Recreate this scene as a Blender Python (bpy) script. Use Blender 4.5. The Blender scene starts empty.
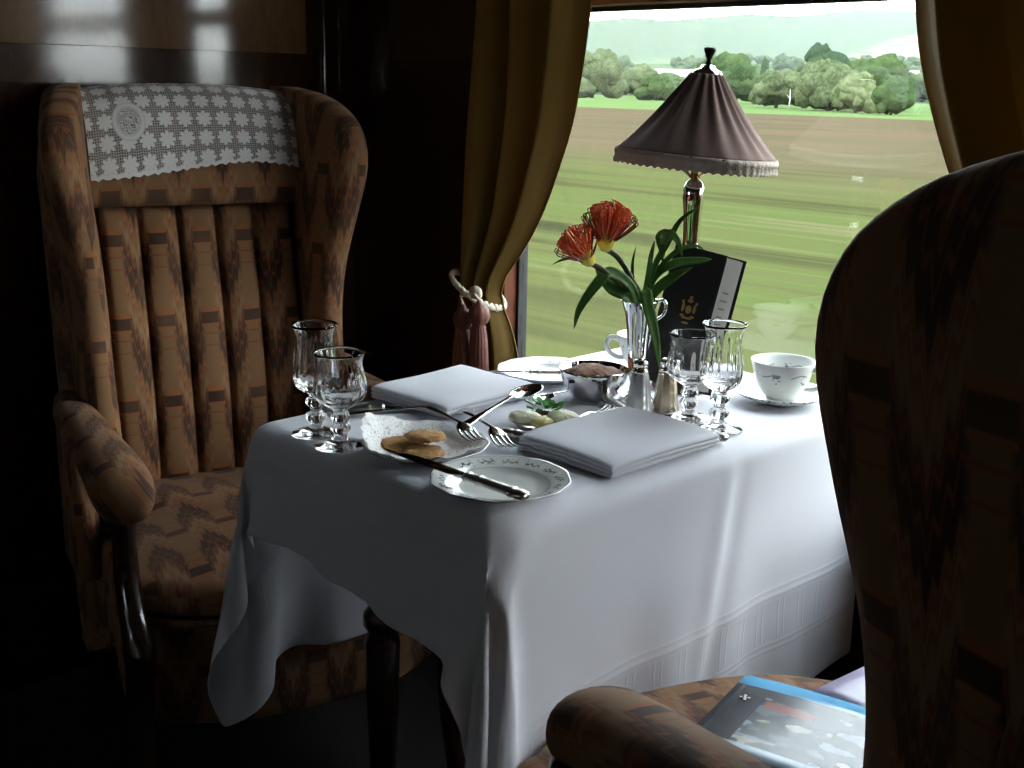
import bpy, bmesh, math, random
import numpy as np
from mathutils import Vector, Matrix, noise
random.seed(7); PI = math.pi
S = bpy.context.scene; COL = S.collection
V = Vector

# ------------------------------------------------------------------ object helpers
def link(name, me, mat=None, parent=None, smooth=True, matrix=None):
    o = bpy.data.objects.new(name, me); COL.objects.link(o)
    if mat is not None:
        for m in (mat if isinstance(mat, (list, tuple)) else [mat]): me.materials.append(m)
    if smooth:
        for p in me.polygons: p.use_smooth = True
    if parent is not None: o.parent = parent
    if matrix is not None: o.matrix_local = matrix
    return o
def obj(name, bm, mat=None, parent=None, smooth=True, recalc=True, angle=None):
    if recalc: bmesh.ops.recalc_face_normals(bm, faces=bm.faces[:])
    me = bpy.data.meshes.new(name); bm.to_mesh(me); bm.free()
    o = link(name, me, mat, parent, smooth)
    if angle:
        mo = o.modifiers.new('edges', 'EDGE_SPLIT'); mo.split_angle = math.radians(angle)
    return o
def tag(o, label, cat, group=None, kind=None):
    o['label'] = label; o['category'] = cat
    if group: o['group'] = group
    if kind: o['kind'] = kind
    return o
def thing(name, label, cat, loc=(0,0,0), rz=0, group=None, rot=None):
    o = bpy.data.objects.new(name, None); COL.objects.link(o); o.empty_display_size = .05
    o.location = loc; o.rotation_euler = rot or (0,0,rz)
    return tag(o, label, cat, group)
def struct(o): o['kind'] = 'structure'; return o
def copy_tree(o, parent=None):
    c = o.copy(); COL.objects.link(c)
    if parent is not None: c.parent = parent
    for ch in list(o.children): copy_tree(ch, c)
    return c

# ------------------------------------------------------------------ mesh helpers
def box(bm, x0, x1, y0, y1, z0, z1, bev=0, seg=2, mi=0):
    r = bmesh.ops.create_cube(bm, size=1)
    vs = r['verts']
    for v in vs:
        v.co = V(((x0+x1)/2 + v.co.x*(x1-x0), (y0+y1)/2 + v.co.y*(y1-y0), (z0+z1)/2 + v.co.z*(z1-z0)))
    fs = list({f for v in vs for f in v.link_faces})
    for f in fs: f.material_index = mi
    if bev: bmesh.ops.bevel(bm, geom=list({e for v in vs for e in v.link_edges}), offset=bev, segments=seg, affect='EDGES', profile=.5)
def grid_faces(bm, rows, closed=False, cap=False, mi=0):
    n = len(rows[0])
    for a, b in zip(rows[:-1], rows[1:]):
        for i in range(n if closed else n-1):
            j = (i+1) % n
            try:
                f = bm.faces.new((a[i], a[j], b[j], b[i])); f.material_index = mi
            except ValueError: pass
    if cap:
        for r in (rows[0], rows[-1]):
            try: bm.faces.new(r).material_index = mi
            except ValueError: pass
def lathe(bm, prof, n=48, c=(0,0,0), fn=None, mi=0):
    """prof: list of (r, z); r=0 makes a pole. fn(theta, r, z) -> r' """
    rows = []
    for r, z in prof:
        if r < 1e-6: rows.append([bm.verts.new((c[0], c[1], c[2]+z))]); continue
        row = []
        for i in range(n):
            t = 2*PI*i/n; rr = fn(t, r, z) if fn else r
            row.append(bm.verts.new((c[0]+rr*math.cos(t), c[1]+rr*math.sin(t), c[2]+z)))
        rows.append(row)
    for a, b in zip(rows[:-1], rows[1:]):
        for i in range(n):
            j = (i+1) % n
            if len(a) == 1 and len(b) == 1: continue
            if len(a) == 1: f = bm.faces.new((a[0], b[j], b[i]))
            elif len(b) == 1: f = bm.faces.new((a[i], a[j], b[0]))
            else: f = bm.faces.new((a[i], a[j], b[j], b[i]))
            f.material_index = mi
def tube(bm, pts, rad, n=8, flat=1.0, cap=True, up=None, mi=0):
    """sweep along pts; rad number or list; flat scales the second axis"""
    pts = [V(p) for p in pts]; m = len(pts); rows = []
    prev = None
    for i, p in enumerate(pts):
        d = (pts[min(i+1, m-1)] - pts[max(i-1, 0)]).normalized()
        if up is not None: a = d.cross(V(up))
        elif prev is None: a = d.cross(V((0,0,1)) if abs(d.z) < .9 else V((1,0,0)))
        else: a = prev - d*prev.dot(d)
        if a.length < 1e-5: a = d.orthogonal()
        a.normalize(); prev = a; b = d.cross(a)
        r = rad[i] if isinstance(rad, (list, tuple)) else rad
        f = flat[i] if isinstance(flat, (list, tuple)) else flat
        rows.append([bm.verts.new(p + a*r*math.cos(2*PI*k/n) + b*r*f*math.sin(2*PI*k/n)) for k in range(n)])
    grid_faces(bm, rows, closed=True, cap=cap, mi=mi)
def catmull(P, n=8):
    P = [V(p) for p in P]; Q = [P[0]*2-P[1]] + P + [P[-1]*2-P[-2]]; out = []
    for i in range(1, len(Q)-2):
        for k in range(n):
            t = k/n; a, b, c, d = Q[i-1:i+3]
            out.append(.5*((2*b)+(c-a)*t+(2*a-5*b+4*c-d)*t*t+(3*b-a-3*c+d)*t**3))
    out.append(P[-1]); return out
def interp(x, xs, ys):
    return float(np.interp(x, xs, ys))
def box_uv(bm, f=None):
    uv = bm.loops.layers.uv.verify()
    bm.normal_update()
    for fc in bm.faces:
        n = fc.normal; ax, ay, az = abs(n.x), abs(n.y), abs(n.z)
        for l in fc.loops:
            p = l.vert.co
            if f: l[uv].uv = f(p, n)
            elif az >= ax and az >= ay: l[uv].uv = (p.y, p.x)
            elif ax >= ay: l[uv].uv = (p.y, p.z)
            else: l[uv].uv = (p.x, p.z)

# ------------------------------------------------------------------ material helpers
def mat(name):
    m = bpy.data.materials.new(name); m.use_nodes = True
    nt = m.node_tree; nt.nodes.clear()
    out = nt.nodes.new('ShaderNodeOutputMaterial')
    return m, nt, out
def pbr(name, col, rough=.5, metal=0, spec=.5, trans=0, ior=1.45, bump=None, colnoise=None, coat=0, sheen=0, alpha=None):
    m, nt, out = mat(name); b = nt.nodes.new('ShaderNodeBsdfPrincipled')
    b.inputs['Base Color'].default_value = (*col, 1); b.inputs['Roughness'].default_value = rough
    b.inputs['Metallic'].default_value = metal; b.inputs['Specular IOR Level'].default_value = spec
    b.inputs['Transmission Weight'].default_value = trans; b.inputs['IOR'].default_value = ior
    b.inputs['Coat Weight'].default_value = coat; b.inputs['Coat Roughness'].default_value = .08
    if sheen: b.inputs['Sheen Weight'].default_value = sheen
    nt.links.new(b.outputs[0], out.inputs[0])
    tc = nt.nodes.new('ShaderNodeTexCoord')
    if colnoise:
        sc, c2, st = colnoise
        n = nt.nodes.new('ShaderNodeTexNoise'); n.inputs['Scale'].default_value = sc; n.inputs['Detail'].default_value = 4
        mp = nt.nodes.new('ShaderNodeMapping'); mp.inputs['Scale'].default_value = st
        nt.links.new(tc.outputs['Object'], mp.inputs[0]); nt.links.new(mp.outputs[0], n.inputs['Vector'])
        r = nt.nodes.new('ShaderNodeValToRGB'); r.color_ramp.elements[0].position = .35; r.color_ramp.elements[1].position = .65
        r.color_ramp.elements[0].color = (*col, 1); r.color_ramp.elements[1].color = (*c2, 1)
        nt.links.new(n.outputs[0], r.inputs[0]); nt.links.new(r.outputs[0], b.inputs['Base Color'])
    if bump:
        sc, s, dist = bump
        n = nt.nodes.new('ShaderNodeTexNoise'); n.inputs['Scale'].default_value = sc; n.inputs['Detail'].default_value = 3
        nt.links.new(tc.outputs['Object'], n.inputs['Vector'])
        bp = nt.nodes.new('ShaderNodeBump'); bp.inputs['Strength'].default_value = s; bp.inputs['Distance'].default_value = dist
        nt.links.new(n.outputs[0], bp.inputs['Height']); nt.links.new(bp.outputs[0], b.inputs['Normal'])
    return m
class G:
    """tiny expression graph over a node tree"""
    def __init__(s, nt): s.nt = nt
    def n(s, t, **k):
        x = s.nt.nodes.new(t)
        for a, b in k.items(): setattr(x, a, b)
        return x
    def put(s, inp, v):
        if isinstance(v, (int, float)): inp.default_value = v
        elif isinstance(v, tuple): inp.default_value = (*v, 1) if len(v) == 3 and inp.type == 'RGBA' else v
        else: s.nt.links.new(v, inp)
    def m(s, op, a, b=0, c=0):
        x = s.n('ShaderNodeMath', operation=op); s.put(x.inputs[0], a); s.put(x.inputs[1], b); s.put(x.inputs[2], c); return x.outputs[0]
    def mix(s, f, a, b):
        x = s.n('ShaderNodeMix', data_type='RGBA'); s.put(x.inputs[0], f); s.put(x.inputs[6], a); s.put(x.inputs[7], b); return x.outputs[2]
    def step(s, a, t, w=.02):   # smooth a>t
        x = s.n('ShaderNodeMapRange'); s.put(x.inputs[0], a); x.inputs[1].default_value = t-w; x.inputs[2].default_value = t+w; return x.outputs[0]
    def band(s, a, lo, hi, w=.01): return s.m('MULTIPLY', s.step(a, lo, w), s.m('SUBTRACT', 1, s.step(a, hi, w)))
    def noise(s, vec, scale, detail=3, mapping=None):
        if mapping:
            mp = s.n('ShaderNodeMapping'); mp.inputs['Scale'].default_value = mapping; s.nt.links.new(vec, mp.inputs[0]); vec = mp.outputs[0]
        x = s.n('ShaderNodeTexNoise'); x.inputs['Scale'].default_value = scale; x.inputs['Detail'].default_value = detail
        s.nt.links.new(vec, x.inputs['Vector']); return x.outputs[0]

def moquette():
    """cut-velvet flame stitch: tan ground, rust/brown chevron flames and little block stacks"""
    m, nt, out = mat('flame_moquette'); g = G(nt)
    uv = g.n('ShaderNodeUVMap'); sp = g.n('ShaderNodeSeparateXYZ'); nt.links.new(uv.outputs[0], sp.inputs[0])
    W, H = .080, .146
    u = g.m('DIVIDE', sp.outputs[0], W); v = g.m('DIVIDE', sp.outputs[1], H)
    fu = g.m('FRACT', u); fuc = g.m('ABSOLUTE', g.m('SUBTRACT', fu, .5))       # 0 centre of the block column, .5 centre of a flame
    d = g.m('SUBTRACT', .5, fuc)                                              # distance from flame centre
    zig = g.m('ABSOLUTE', g.m('SUBTRACT', g.m('FRACT', g.m('MULTIPLY', d, 9.0)), .5))
    vv = g.m('SUBTRACT', v, g.m('MULTIPLY', d, 1.35))
    vv = g.m('ADD', vv, g.m('MULTIPLY', zig, .24))
    nz = g.noise(uv.outputs[0], 60, 2)
    vv = g.m('ADD', vv, g.m('MULTIPLY', g.m('SUBTRACT', nz, .5), .05))
    t = g.m('FRACT', vv)
    r = g.n('ShaderNodeValToRGB'); r.color_ramp.interpolation = 'LINEAR'
    tan = (.235, .120, .050); tan2 = (.30, .170, .085); rust = (.24, .060, .012); brown = (.028, .008, .004); mid = (.085, .022, .007)
    stops = [(0, tan2), (.10, tan), (.16, rust), (.20, tan2), (.27, rust), (.33, tan), (.38, mid), (.43, brown), (.56, brown), (.60, rust), (.64, brown), (.74, brown), (.79, rust), (.85, mid), (.90, tan), (1, tan2)]
    el = r.color_ramp.elements
    el[0].position = 0; el[0].color = (*tan2, 1); el[1].position = 1; el[1].color = (*tan2, 1)
    for p, c in stops[1:-1]: e = el.new(p); e.color = (*c, 1)
    nt.links.new(t, r.inputs[0])
    fv = g.m('FRACT', g.m('ADD', v, .42))
    blk = g.m('SUBTRACT', 1, g.step(fuc, .20, .012))
    b1 = g.m('MULTIPLY', blk, g.band(fv, .46, .70, .008)); b2 = g.m('MULTIPLY', blk, g.band(fv, .50, .64, .006))
    line = g.m('MULTIPLY', g.m('SUBTRACT', 1, g.step(fuc, .2, .03)), g.m('MAXIMUM', g.band(fv, .36, .385, .006), g.band(fv, .215, .235, .006)))
    flame = g.step(fuc, .17, .04)
    base = g.mix(flame, tan, r.outputs[0])
    c = g.mix(b1, base, (.31, .100, .024)); c = g.mix(b2, c, brown); c = g.mix(line, c, rust)
    pile = g.noise(uv.outputs[0], 900, 2)
    c2 = g.mix(g.m('MULTIPLY', g.step(pile, .5, .25), .35), c, (.06, .03, .018))
    big = g.noise(uv.outputs[0], 9, 2)
    c3 = g.mix(g.m('MULTIPLY', g.step(big, .5, .2), .25), c2, (.30, .17, .08))
    b = g.n('ShaderNodeBsdfPrincipled'); nt.links.new(c3, b.inputs['Base Color'])
    b.inputs['Roughness'].default_value = .85; b.inputs['Sheen Weight'].default_value = .06; b.inputs['Sheen Roughness'].default_value = .4
    bp = g.n('ShaderNodeBump'); bp.inputs['Strength'].default_value = .25; bp.inputs['Distance'].default_value = .001
    nt.links.new(pile, bp.inputs['Height']); nt.links.new(bp.outputs[0], b.inputs['Normal'])
    nt.links.new(b.outputs[0], out.inputs[0]); return m

def lace():
    m, nt, out = mat('crochet_lace'); g = G(nt)
    uv = g.n('ShaderNodeUVMap'); sp = g.n('ShaderNodeSeparateXYZ'); nt.links.new(uv.outputs[0], sp.inputs[0])
    U, Vv = sp.outputs[0], sp.outputs[1]
    P = .0345
    a = g.m('SUBTRACT', g.m('FRACT', g.m('DIVIDE', U, P)), .5); b_ = g.m('SUBTRACT', g.m('FRACT', g.m('DIVIDE', Vv, P)), .5)
    rr = g.m('SQRT', g.m('ADD', g.m('MULTIPLY', a, a), g.m('MULTIPLY', b_, b_))); th = g.m('ARCTAN2', b_, a)
    pet = g.m('ADD', .22, g.m('MULTIPLY', g.m('POWER', g.m('ABSOLUTE', g.m('COSINE', g.m('MULTIPLY', th, 4))), .55), .22))
    fl = g.step(g.m('SUBTRACT', pet, rr), 0, .03)
    # oval medallion
    mu = g.m('DIVIDE', g.m('SUBTRACT', U, -.115), .026); mv = g.m('DIVIDE', g.m('SUBTRACT', Vv, .086), .030)
    mr = g.m('SQRT', g.m('ADD', g.m('MULTIPLY', mu, mu), g.m('MULTIPLY', mv, mv)))
    inside = g.m('SUBTRACT', 1, g.step(mr, 1.12, .04)); ring = g.band(mr, .86, 1.04, .04)
    w = g.n('ShaderNodeTexWave'); w.wave_type = 'RINGS'; w.inputs['Scale'].default_value = 60; w.inputs['Distortion'].default_value = 22; w.inputs['Detail'].default_value = 1
    nt.links.new(uv.outputs[0], w.inputs['Vector'])
    scr = g.m('MULTIPLY', g.step(w.outputs['Fac'], .62, .1), g.m('SUBTRACT', 1, g.step(mr, .72, .06)))
    med = g.m('MAXIMUM', g.m('SUBTRACT', .85, scr), ring)
    dens = g.m('ADD', g.m('MULTIPLY', fl, g.m('SUBTRACT', 1, inside)), g.m('MULTIPLY', inside, med))
    # crochet mesh
    q = .0042
    ma = g.m('ABSOLUTE', g.m('SUBTRACT', g.m('FRACT', g.m('DIVIDE', U, q)), .5)); mb = g.m('ABSOLUTE', g.m('SUBTRACT', g.m('FRACT', g.m('DIVIDE', Vv, q)), .5))
    net = g.m('ADD', .22, g.m('MULTIPLY', g.step(g.m('MAXIMUM', ma, mb), .36, .06), .42))
    bord = g.m('SUBTRACT', 1, g.step(Vv, .008, .002))
    al = g.m('MINIMUM', 1, g.m('MAXIMUM', g.m('MAXIMUM', dens, net), bord))
    bs = g.n('ShaderNodeBsdfPrincipled'); bs.inputs['Base Color'].default_value = (.78, .75, .74, 1); bs.inputs['Roughness'].default_value = .9
    nt.links.new(al, bs.inputs['Alpha'])
    bp = g.n('ShaderNodeBump'); bp.inputs['Strength'].default_value = .6; bp.inputs['Distance'].default_value = .002
    nt.links.new(al, bp.inputs['Height']); nt.links.new(bp.outputs[0], bs.inputs['Normal'])
    nt.links.new(bs.outputs[0], out.inputs[0]); return m

def glazing(name, tint=(.96, .98, .96), refl=1.0):
    m, nt, out = mat(name); g = G(nt)
    tr = g.n('ShaderNodeBsdfTransparent'); tr.inputs[0].default_value = (*tint, 1)
    gl = g.n('ShaderNodeBsdfGlossy'); gl.inputs['Roughness'].default_value = 0.0
    fr = g.n('ShaderNodeFresnel'); ge = g.n('ShaderNodeNewGeometry'); nt.links.new(g.m('ADD', 1.5, g.m('MULTIPLY', ge.outputs['Backfacing'], 1/1.5-1.5)), fr.inputs[0])
    mx = g.n('ShaderNodeMixShader'); nt.links.new(g.m('MULTIPLY', fr.outputs[0], refl), mx.inputs[0])
    nt.links.new(tr.outputs[0], mx.inputs[1]); nt.links.new(gl.outputs[0], mx.inputs[2]); nt.links.new(mx.outputs[0], out.inputs[0]); return m

def linen(name='white_damask', pattern=True):
    m, nt, out = mat(name); g = G(nt)
    b = g.n('ShaderNodeBsdfPrincipled'); b.inputs['Base Color'].default_value = (.77, .78, .85, 1); b.inputs['Roughness'].default_value = .75
    b.inputs['Sheen Weight'].default_value = .1
    tr = g.n('ShaderNodeBsdfTranslucent'); tr.inputs[0].default_value = (.8, .8, .84, 1)
    mx = g.n('ShaderNodeMixShader'); mx.inputs[0].default_value = .12
    uv = g.n('ShaderNodeUVMap'); sp = g.n('ShaderNodeSeparateXYZ'); nt.links.new(uv.outputs[0], sp.inputs[0])
    U, Vv = sp.outputs[0], sp.outputs[1]
    wv = g.noise(uv.outputs[0], 500, 2, (1, .25, 1))
    hgt = g.m('MULTIPLY', wv, .12)
    if pattern:   # woven border lines near the hem (U = distance to the nearest long hem)
        for lo, hi in ((.168, .172), (.178, .181), (.088, .092), (.097, .100)):
            hgt = g.m('ADD', hgt, g.m('MULTIPLY', g.band(U, lo, hi, .0012), .5))
        cel = g.m('SUBTRACT', g.m('FRACT', g.m('DIVIDE', Vv, .045)), .5); 
        urn = g.m('ADD', g.m('MULTIPLY', g.m('COSINE', g.m('MULTIPLY', U, 150)), .07), .12)
        urnm = g.m('MULTIPLY', g.band(g.m('ABSOLUTE', cel), .10, .16, .02), g.band(U, .105, .162, .003))
        hgt = g.m('ADD', hgt, g.m('MULTIPLY', urnm, .35))
        hgt = g.m('ADD', hgt, g.m('MULTIPLY', g.band(U, .004, .014, .001), .6))
    bp = g.n('ShaderNodeBump'); bp.inputs['Strength'].default_value = .55; bp.inputs['Distance'].default_value = .0012
    nt.links.new(hgt, bp.inputs['Height']); nt.links.new(bp.outputs[0], b.inputs['Normal'])
    nt.links.new(b.outputs[0], mx.inputs[1]); nt.links.new(tr.outputs[0], mx.inputs[2]); nt.links.new(mx.outputs[0], out.inputs[0]); return m

def cloth2(name, col, trans=.3, rough=.8, col2=None, sheen=.2):
    m, nt, out = mat(name); g = G(nt)
    b = g.n('ShaderNodeBsdfPrincipled'); b.inputs['Base Color'].default_value = (*col, 1); b.inputs['Roughness'].default_value = rough; b.inputs['Sheen Weight'].default_value = sheen; b.inputs['Specular IOR Level'].default_value = .12
    tr = g.n('ShaderNodeBsdfTranslucent'); tr.inputs[0].default_value = (*(col2 or col), 1)
    mx = g.n('ShaderNodeMixShader'); mx.inputs[0].default_value = trans
    tc = g.n('ShaderNodeTexCoord'); n = g.noise(tc.outputs['Object'], 700, 2)
    bp = g.n('ShaderNodeBump'); bp.inputs['Strength'].default_value = .2; bp.inputs['Distance'].default_value = .0008
    nt.links.new(n, bp.inputs['Height']); nt.links.new(bp.outputs[0], b.inputs['Normal'])
    nt.links.new(b.outputs[0], mx.inputs[1]); nt.links.new(tr.outputs[0], mx.inputs[2]); nt.links.new(mx.outputs[0], out.inputs[0]); return m

def china():
    """white glazed porcelain with a ring of grey leaf sprigs; polar position from object coords"""
    m, nt, out = mat('china_with_sprigs'); g = G(nt)
    tc = g.n('ShaderNodeTexCoord'); sp = g.n('ShaderNodeSeparateXYZ'); nt.links.new(tc.outputs['Object'], sp.inputs[0])
    x, y = sp.outputs[0], sp.outputs[1]
    r = g.m('SQRT', g.m('ADD', g.m('MULTIPLY', x, x), g.m('MULTIPLY', y, y))); th = g.m('ARCTAN2', y, x)
    k = g.m('MULTIPLY', g.m('ADD', th, PI), 15/(2*PI)); ft = g.m('SUBTRACT', g.m('FRACT', k), .5)
    lx = g.m('MULTIPLY', ft, .022); ly = g.m('MULTIPLY', g.m('SUBTRACT', r, .068), .75)
    n = g.noise(tc.outputs['Object'], 260, 2)
    w = g.m('ADD', g.m('MULTIPLY', g.m('SINE', g.m('MULTIPLY', lx, 900)), .0016), g.m('MULTIPLY', g.m('SUBTRACT', n, .5), .006))
    stem = g.m('SUBTRACT', 1, g.step(g.m('ABSOLUTE', g.m('SUBTRACT', ly, w)), .0011, .0004))
    msk = g.m('SUBTRACT', 1, g.step(g.m('ABSOLUTE', lx), .0075, .001))
    leaf = g.m('MULTIPLY', g.step(n, .60, .02), g.m('SUBTRACT', 1, g.step(g.m('ABSOLUTE', ly), .0045, .001)))
    s = g.m('MULTIPLY', msk, g.m('MAXIMUM', stem, leaf))
    lines = g.m('MULTIPLY', g.m('MAXIMUM', g.band(r, .0775, .0785, .0004), g.band(r, .0560, .0566, .0003)), .5)
    c = g.mix(g.m('MAXIMUM', g.m('MULTIPLY', s, .85), lines), (.80, .82, .80), (.03, .03, .035))
    b = g.n('ShaderNodeBsdfPrincipled'); nt.links.new(c, b.inputs['Base Color']); b.inputs['Roughness'].default_value = .12; b.inputs['Coat Weight'].default_value = .3
    nt.links.new(b.outputs[0], out.inputs[0]); return m
def china_cup():
    m, nt, out = mat('china_cup'); g = G(nt)
    tc = g.n('ShaderNodeTexCoord'); sp = g.n('ShaderNodeSeparateXYZ'); nt.links.new(tc.outputs['Object'], sp.inputs[0])
    th = g.m('ARCTAN2', sp.outputs[1], sp.outputs[0]); z = sp.outputs[2]
    n = g.noise(tc.outputs['Object'], 150, 2)
    f = g.m('FRACT', g.m('MULTIPLY', th, .95)); zz = g.m('SUBTRACT', z, g.m('ADD', .041, g.m('MULTIPLY', g.m('SINE', g.m('MULTIPLY', th, 7)), .0022)))
    stem = g.m('MULTIPLY', g.m('SUBTRACT', 1, g.step(g.m('ABSOLUTE', zz), .0008, .0004)), g.m('SUBTRACT', 1, g.step(f, .62, .02)))
    z2 = g.m('SUBTRACT', z, .036)
    leaf = g.m('MULTIPLY', g.m('MULTIPLY', g.step(n, .56, .02), g.m('SUBTRACT', 1, g.step(g.m('ABSOLUTE', z2), .0085, .002))), g.band(f, .40, .66, .03))
    c = g.mix(g.m('MULTIPLY', g.m('MAXIMUM', stem, leaf), .8), (.82, .84, .82), (.10, .11, .11))
    b = g.n('ShaderNodeBsdfPrincipled'); nt.links.new(c, b.inputs['Base Color']); b.inputs['Roughness'].default_value = .12
    nt.links.new(b.outputs[0], out.inputs[0]); return m

def wood(name, c1, c2, rough=.25, coat=.5, sc=(1, 1, 8)):
    m, nt, out = mat(name); g = G(nt)
    tc = g.n('ShaderNodeTexCoord'); n1 = g.noise(tc.outputs['Object'], 6, 5, sc); n2 = g.noise(tc.outputs['Object'], 40, 4, sc)
    f = g.m('ADD', g.m('MULTIPLY', n1, .7), g.m('MULTIPLY', n2, .3))
    c = g.mix(g.step(f, .5, .14), c1, c2)
    b = g.n('ShaderNodeBsdfPrincipled'); nt.links.new(c, b.inputs['Base Color']); b.inputs['Roughness'].default_value = rough
    b.inputs['Coat Weight'].default_value = coat; b.inputs['Coat Roughness'].default_value = .1
    nt.links.new(b.outputs[0], out.inputs[0]); return m

M = dict(
    moq=moquette(), lace=lace(), linen=linen(), napkin=linen('napkin_linen', False), pane=glazing('window_glass', (.95, .98, .96), 1.0),
    silver=pbr('polished_silver', (.78, .77, .75), .14, 1), chrome=pbr('bright_plate', (.85, .85, .86), .06, 1),
    dull=pbr('worn_silver', (.62, .60, .56), .28, 1, bump=(60, .15, .001)), gold=pbr('brass', (.80, .56, .25), .18, 1), goldcap=pbr('pepper_silver_gilt', (.62, .53, .40), .25, 1),
    crystal=pbr('crystal', (1, 1, 1), 0.0, 0, .5, 1.0, 1.5), china=china(), cup=china_cup(), white=pbr('plain_china', (.80, .82, .80), .12),
    dark=wood('dark_mahogany', (.012, .006, .004), (.030, .013, .008), .22, .6), frame=wood('window_mahogany', (.09, .018, .008), (.17, .04, .015), .3, .5, (8, 1, 1)),
    panel=wood('polished_panel', (.020, .008, .005), (.050, .018, .009), .12, .8, (1, 6, 1)), inlay=wood('pale_veneer', (.10, .05, .022), (.16, .085, .04), .12, .8, (1, 4, 1)),
    black=pbr('black_leatherette', (.008, .008, .010), .38, bump=(400, .3, .0005)), gilt=pbr('gilt_stamp', (.50, .31, .12), .35, .8),
    paper=pbr('cream_paper', (.78, .75, .70), .8), ink=pbr('grey_ink', (.35, .33, .32), .8), doily=None,
    biscuit=pbr('oat_biscuit', (.50, .27, .09), .85, bump=(140, .9, .003), colnoise=(120, (.38, .20, .07), (1, 1, 1))),
    curtain=cloth2('gold_curtain', (.120, .074, .018), .15, .65, (.46, .28, .06), 0), tassel=pbr('russet_silk', (.10, .022, .012), .55, sheen=.1, bump=(300, .6, .001)), rope=pbr('silver_gold_cord', (.55, .50, .40), .5),
    shade=cloth2('dusty_pink_velvet', (.205, .135, .118), .05, .8, (.30, .18, .14), .1), fringe=pbr('pale_braid', (.58, .50, .45), .8, bump=(500, 1, .002)),
    butter=pbr('butter', (.93, .80, .34), .45), lemon=pbr('cream_curl', (.95, .92, .66), .5), parsley=pbr('parsley', (.04, .30, .02), .6), sugar=pbr('brown_sugar', (.20, .07, .018), .8, bump=(160, 1, .004), colnoise=(90, (.10, .03, .01), (1, 1, 1))),
    leaf=pbr('leaf_green', (.055, .15, .03), .45, colnoise=(30, (.10, .24, .05), (1, 1, 1))), stem=pbr('stem_brown', (.06, .075, .03), .6), orange=pbr('protea_orange', (1.0, .23, .085), .5), crimson=pbr('protea_crimson', (.30, .02, .02), .5), yellowg=pbr('protea_base', (.75, .65, .10), .6),
    blackmetal=pbr('blackened_finial', (.02, .02, .02), .3, .5), felt=pbr('maroon_base', (.10, .018, .018), .45), rubber=pbr('black_seal', (.012, .012, .014), .6),
    carpet=pbr('dark_carpet', (.012, .009, .008), .95, bump=(200, .5, .003)), ceil=pbr('cream_ceiling', (.20, .17, .12), .7),
    steel=pbr('knife_steel', (.55, .56, .58), .08, 1))

# ------------------------------------------------------------------ ROOM
TX0, TX1, TY0, TY1, TZ = -1.323, -.835, .812, 1.590, .728
WY = 1.62          # inner face of the window wall (panelling)
GY = 1.655         # glass
RX0, RX1, RY0 = -2.17, 3.2, -1.25
WIN = [(-1.681, -.42), (.10, 1.33), (1.85, 3.0)]
WZ0, WZ1 = .58, 1.318
def wall_with_holes(name, y0, y1, wins, zlo, zhi, m):
    bm = bmesh.new()
    xs = RX0-.1
    for a, b in wins:
        box(bm, xs, a, y0, y1, 0, 2.35); xs = b
    box(bm, xs, RX1+.1, y0, y1, 0, 2.35)
    for a, b in wins:
        box(bm, a, b, y0, y1, 0, zlo); box(bm, a, b, y0, y1, zhi, 2.35)
    return struct(obj(name, bm, m, smooth=False))
VZ1 = 1.72
wall_with_holes('wall_window', WY, WY+.056, WIN, WZ0, VZ1, M['dark'])
OPP_FILL = [(-2.05, -1.65)]  # opening added behind the viewer, kept small as weak fill on the cloth
wall_with_holes('wall_aisle', RY0-.12, RY0, OPP_FILL, 1.08, 1.30, M['dark'])
bm = bmesh.new(); box(bm, RX0-.1, RX1+.1, RY0-.12, WY+.056, -.1, 0); struct(obj('floor', bm, M['carpet'], smooth=False))
bm = bmesh.new(); box(bm, RX0-.1, RX1+.1, RY0-.12, WY+.056, 2.35, 2.45); struct(obj('ceiling', bm, M['ceil'], smooth=False))
bm = bmesh.new(); box(bm, RX1, RX1+.1, RY0, WY, 0, 2.35); struct(obj('wall_right', bm, M['dark'], smooth=False))
bm = bmesh.new(); box(bm, RX0-.1, RX0, RY0, WY, 0, 2.35); wl = struct(obj('wall_left', bm, M['panel'], smooth=False))
# veneered panels with moulding on the partition
bm = bmesh.new()
box(bm, RX0, RX0+.012, RY0, WY, 1.02, 1.06, .004)
for y in (-.9, -.05, .8, 1.56): box(bm, RX0, RX0+.014, y-.02, y+.02, 1.06, 2.2, .004)
struct(obj('trim_1', bm, M['dark'], smooth=False))
bm = bmesh.new(); box(bm, RX0, RX0+.004, .80, 1.50, 1.235, 1.9, .001)
struct(obj('trim_2', bm, M['inlay'], smooth=False))
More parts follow.
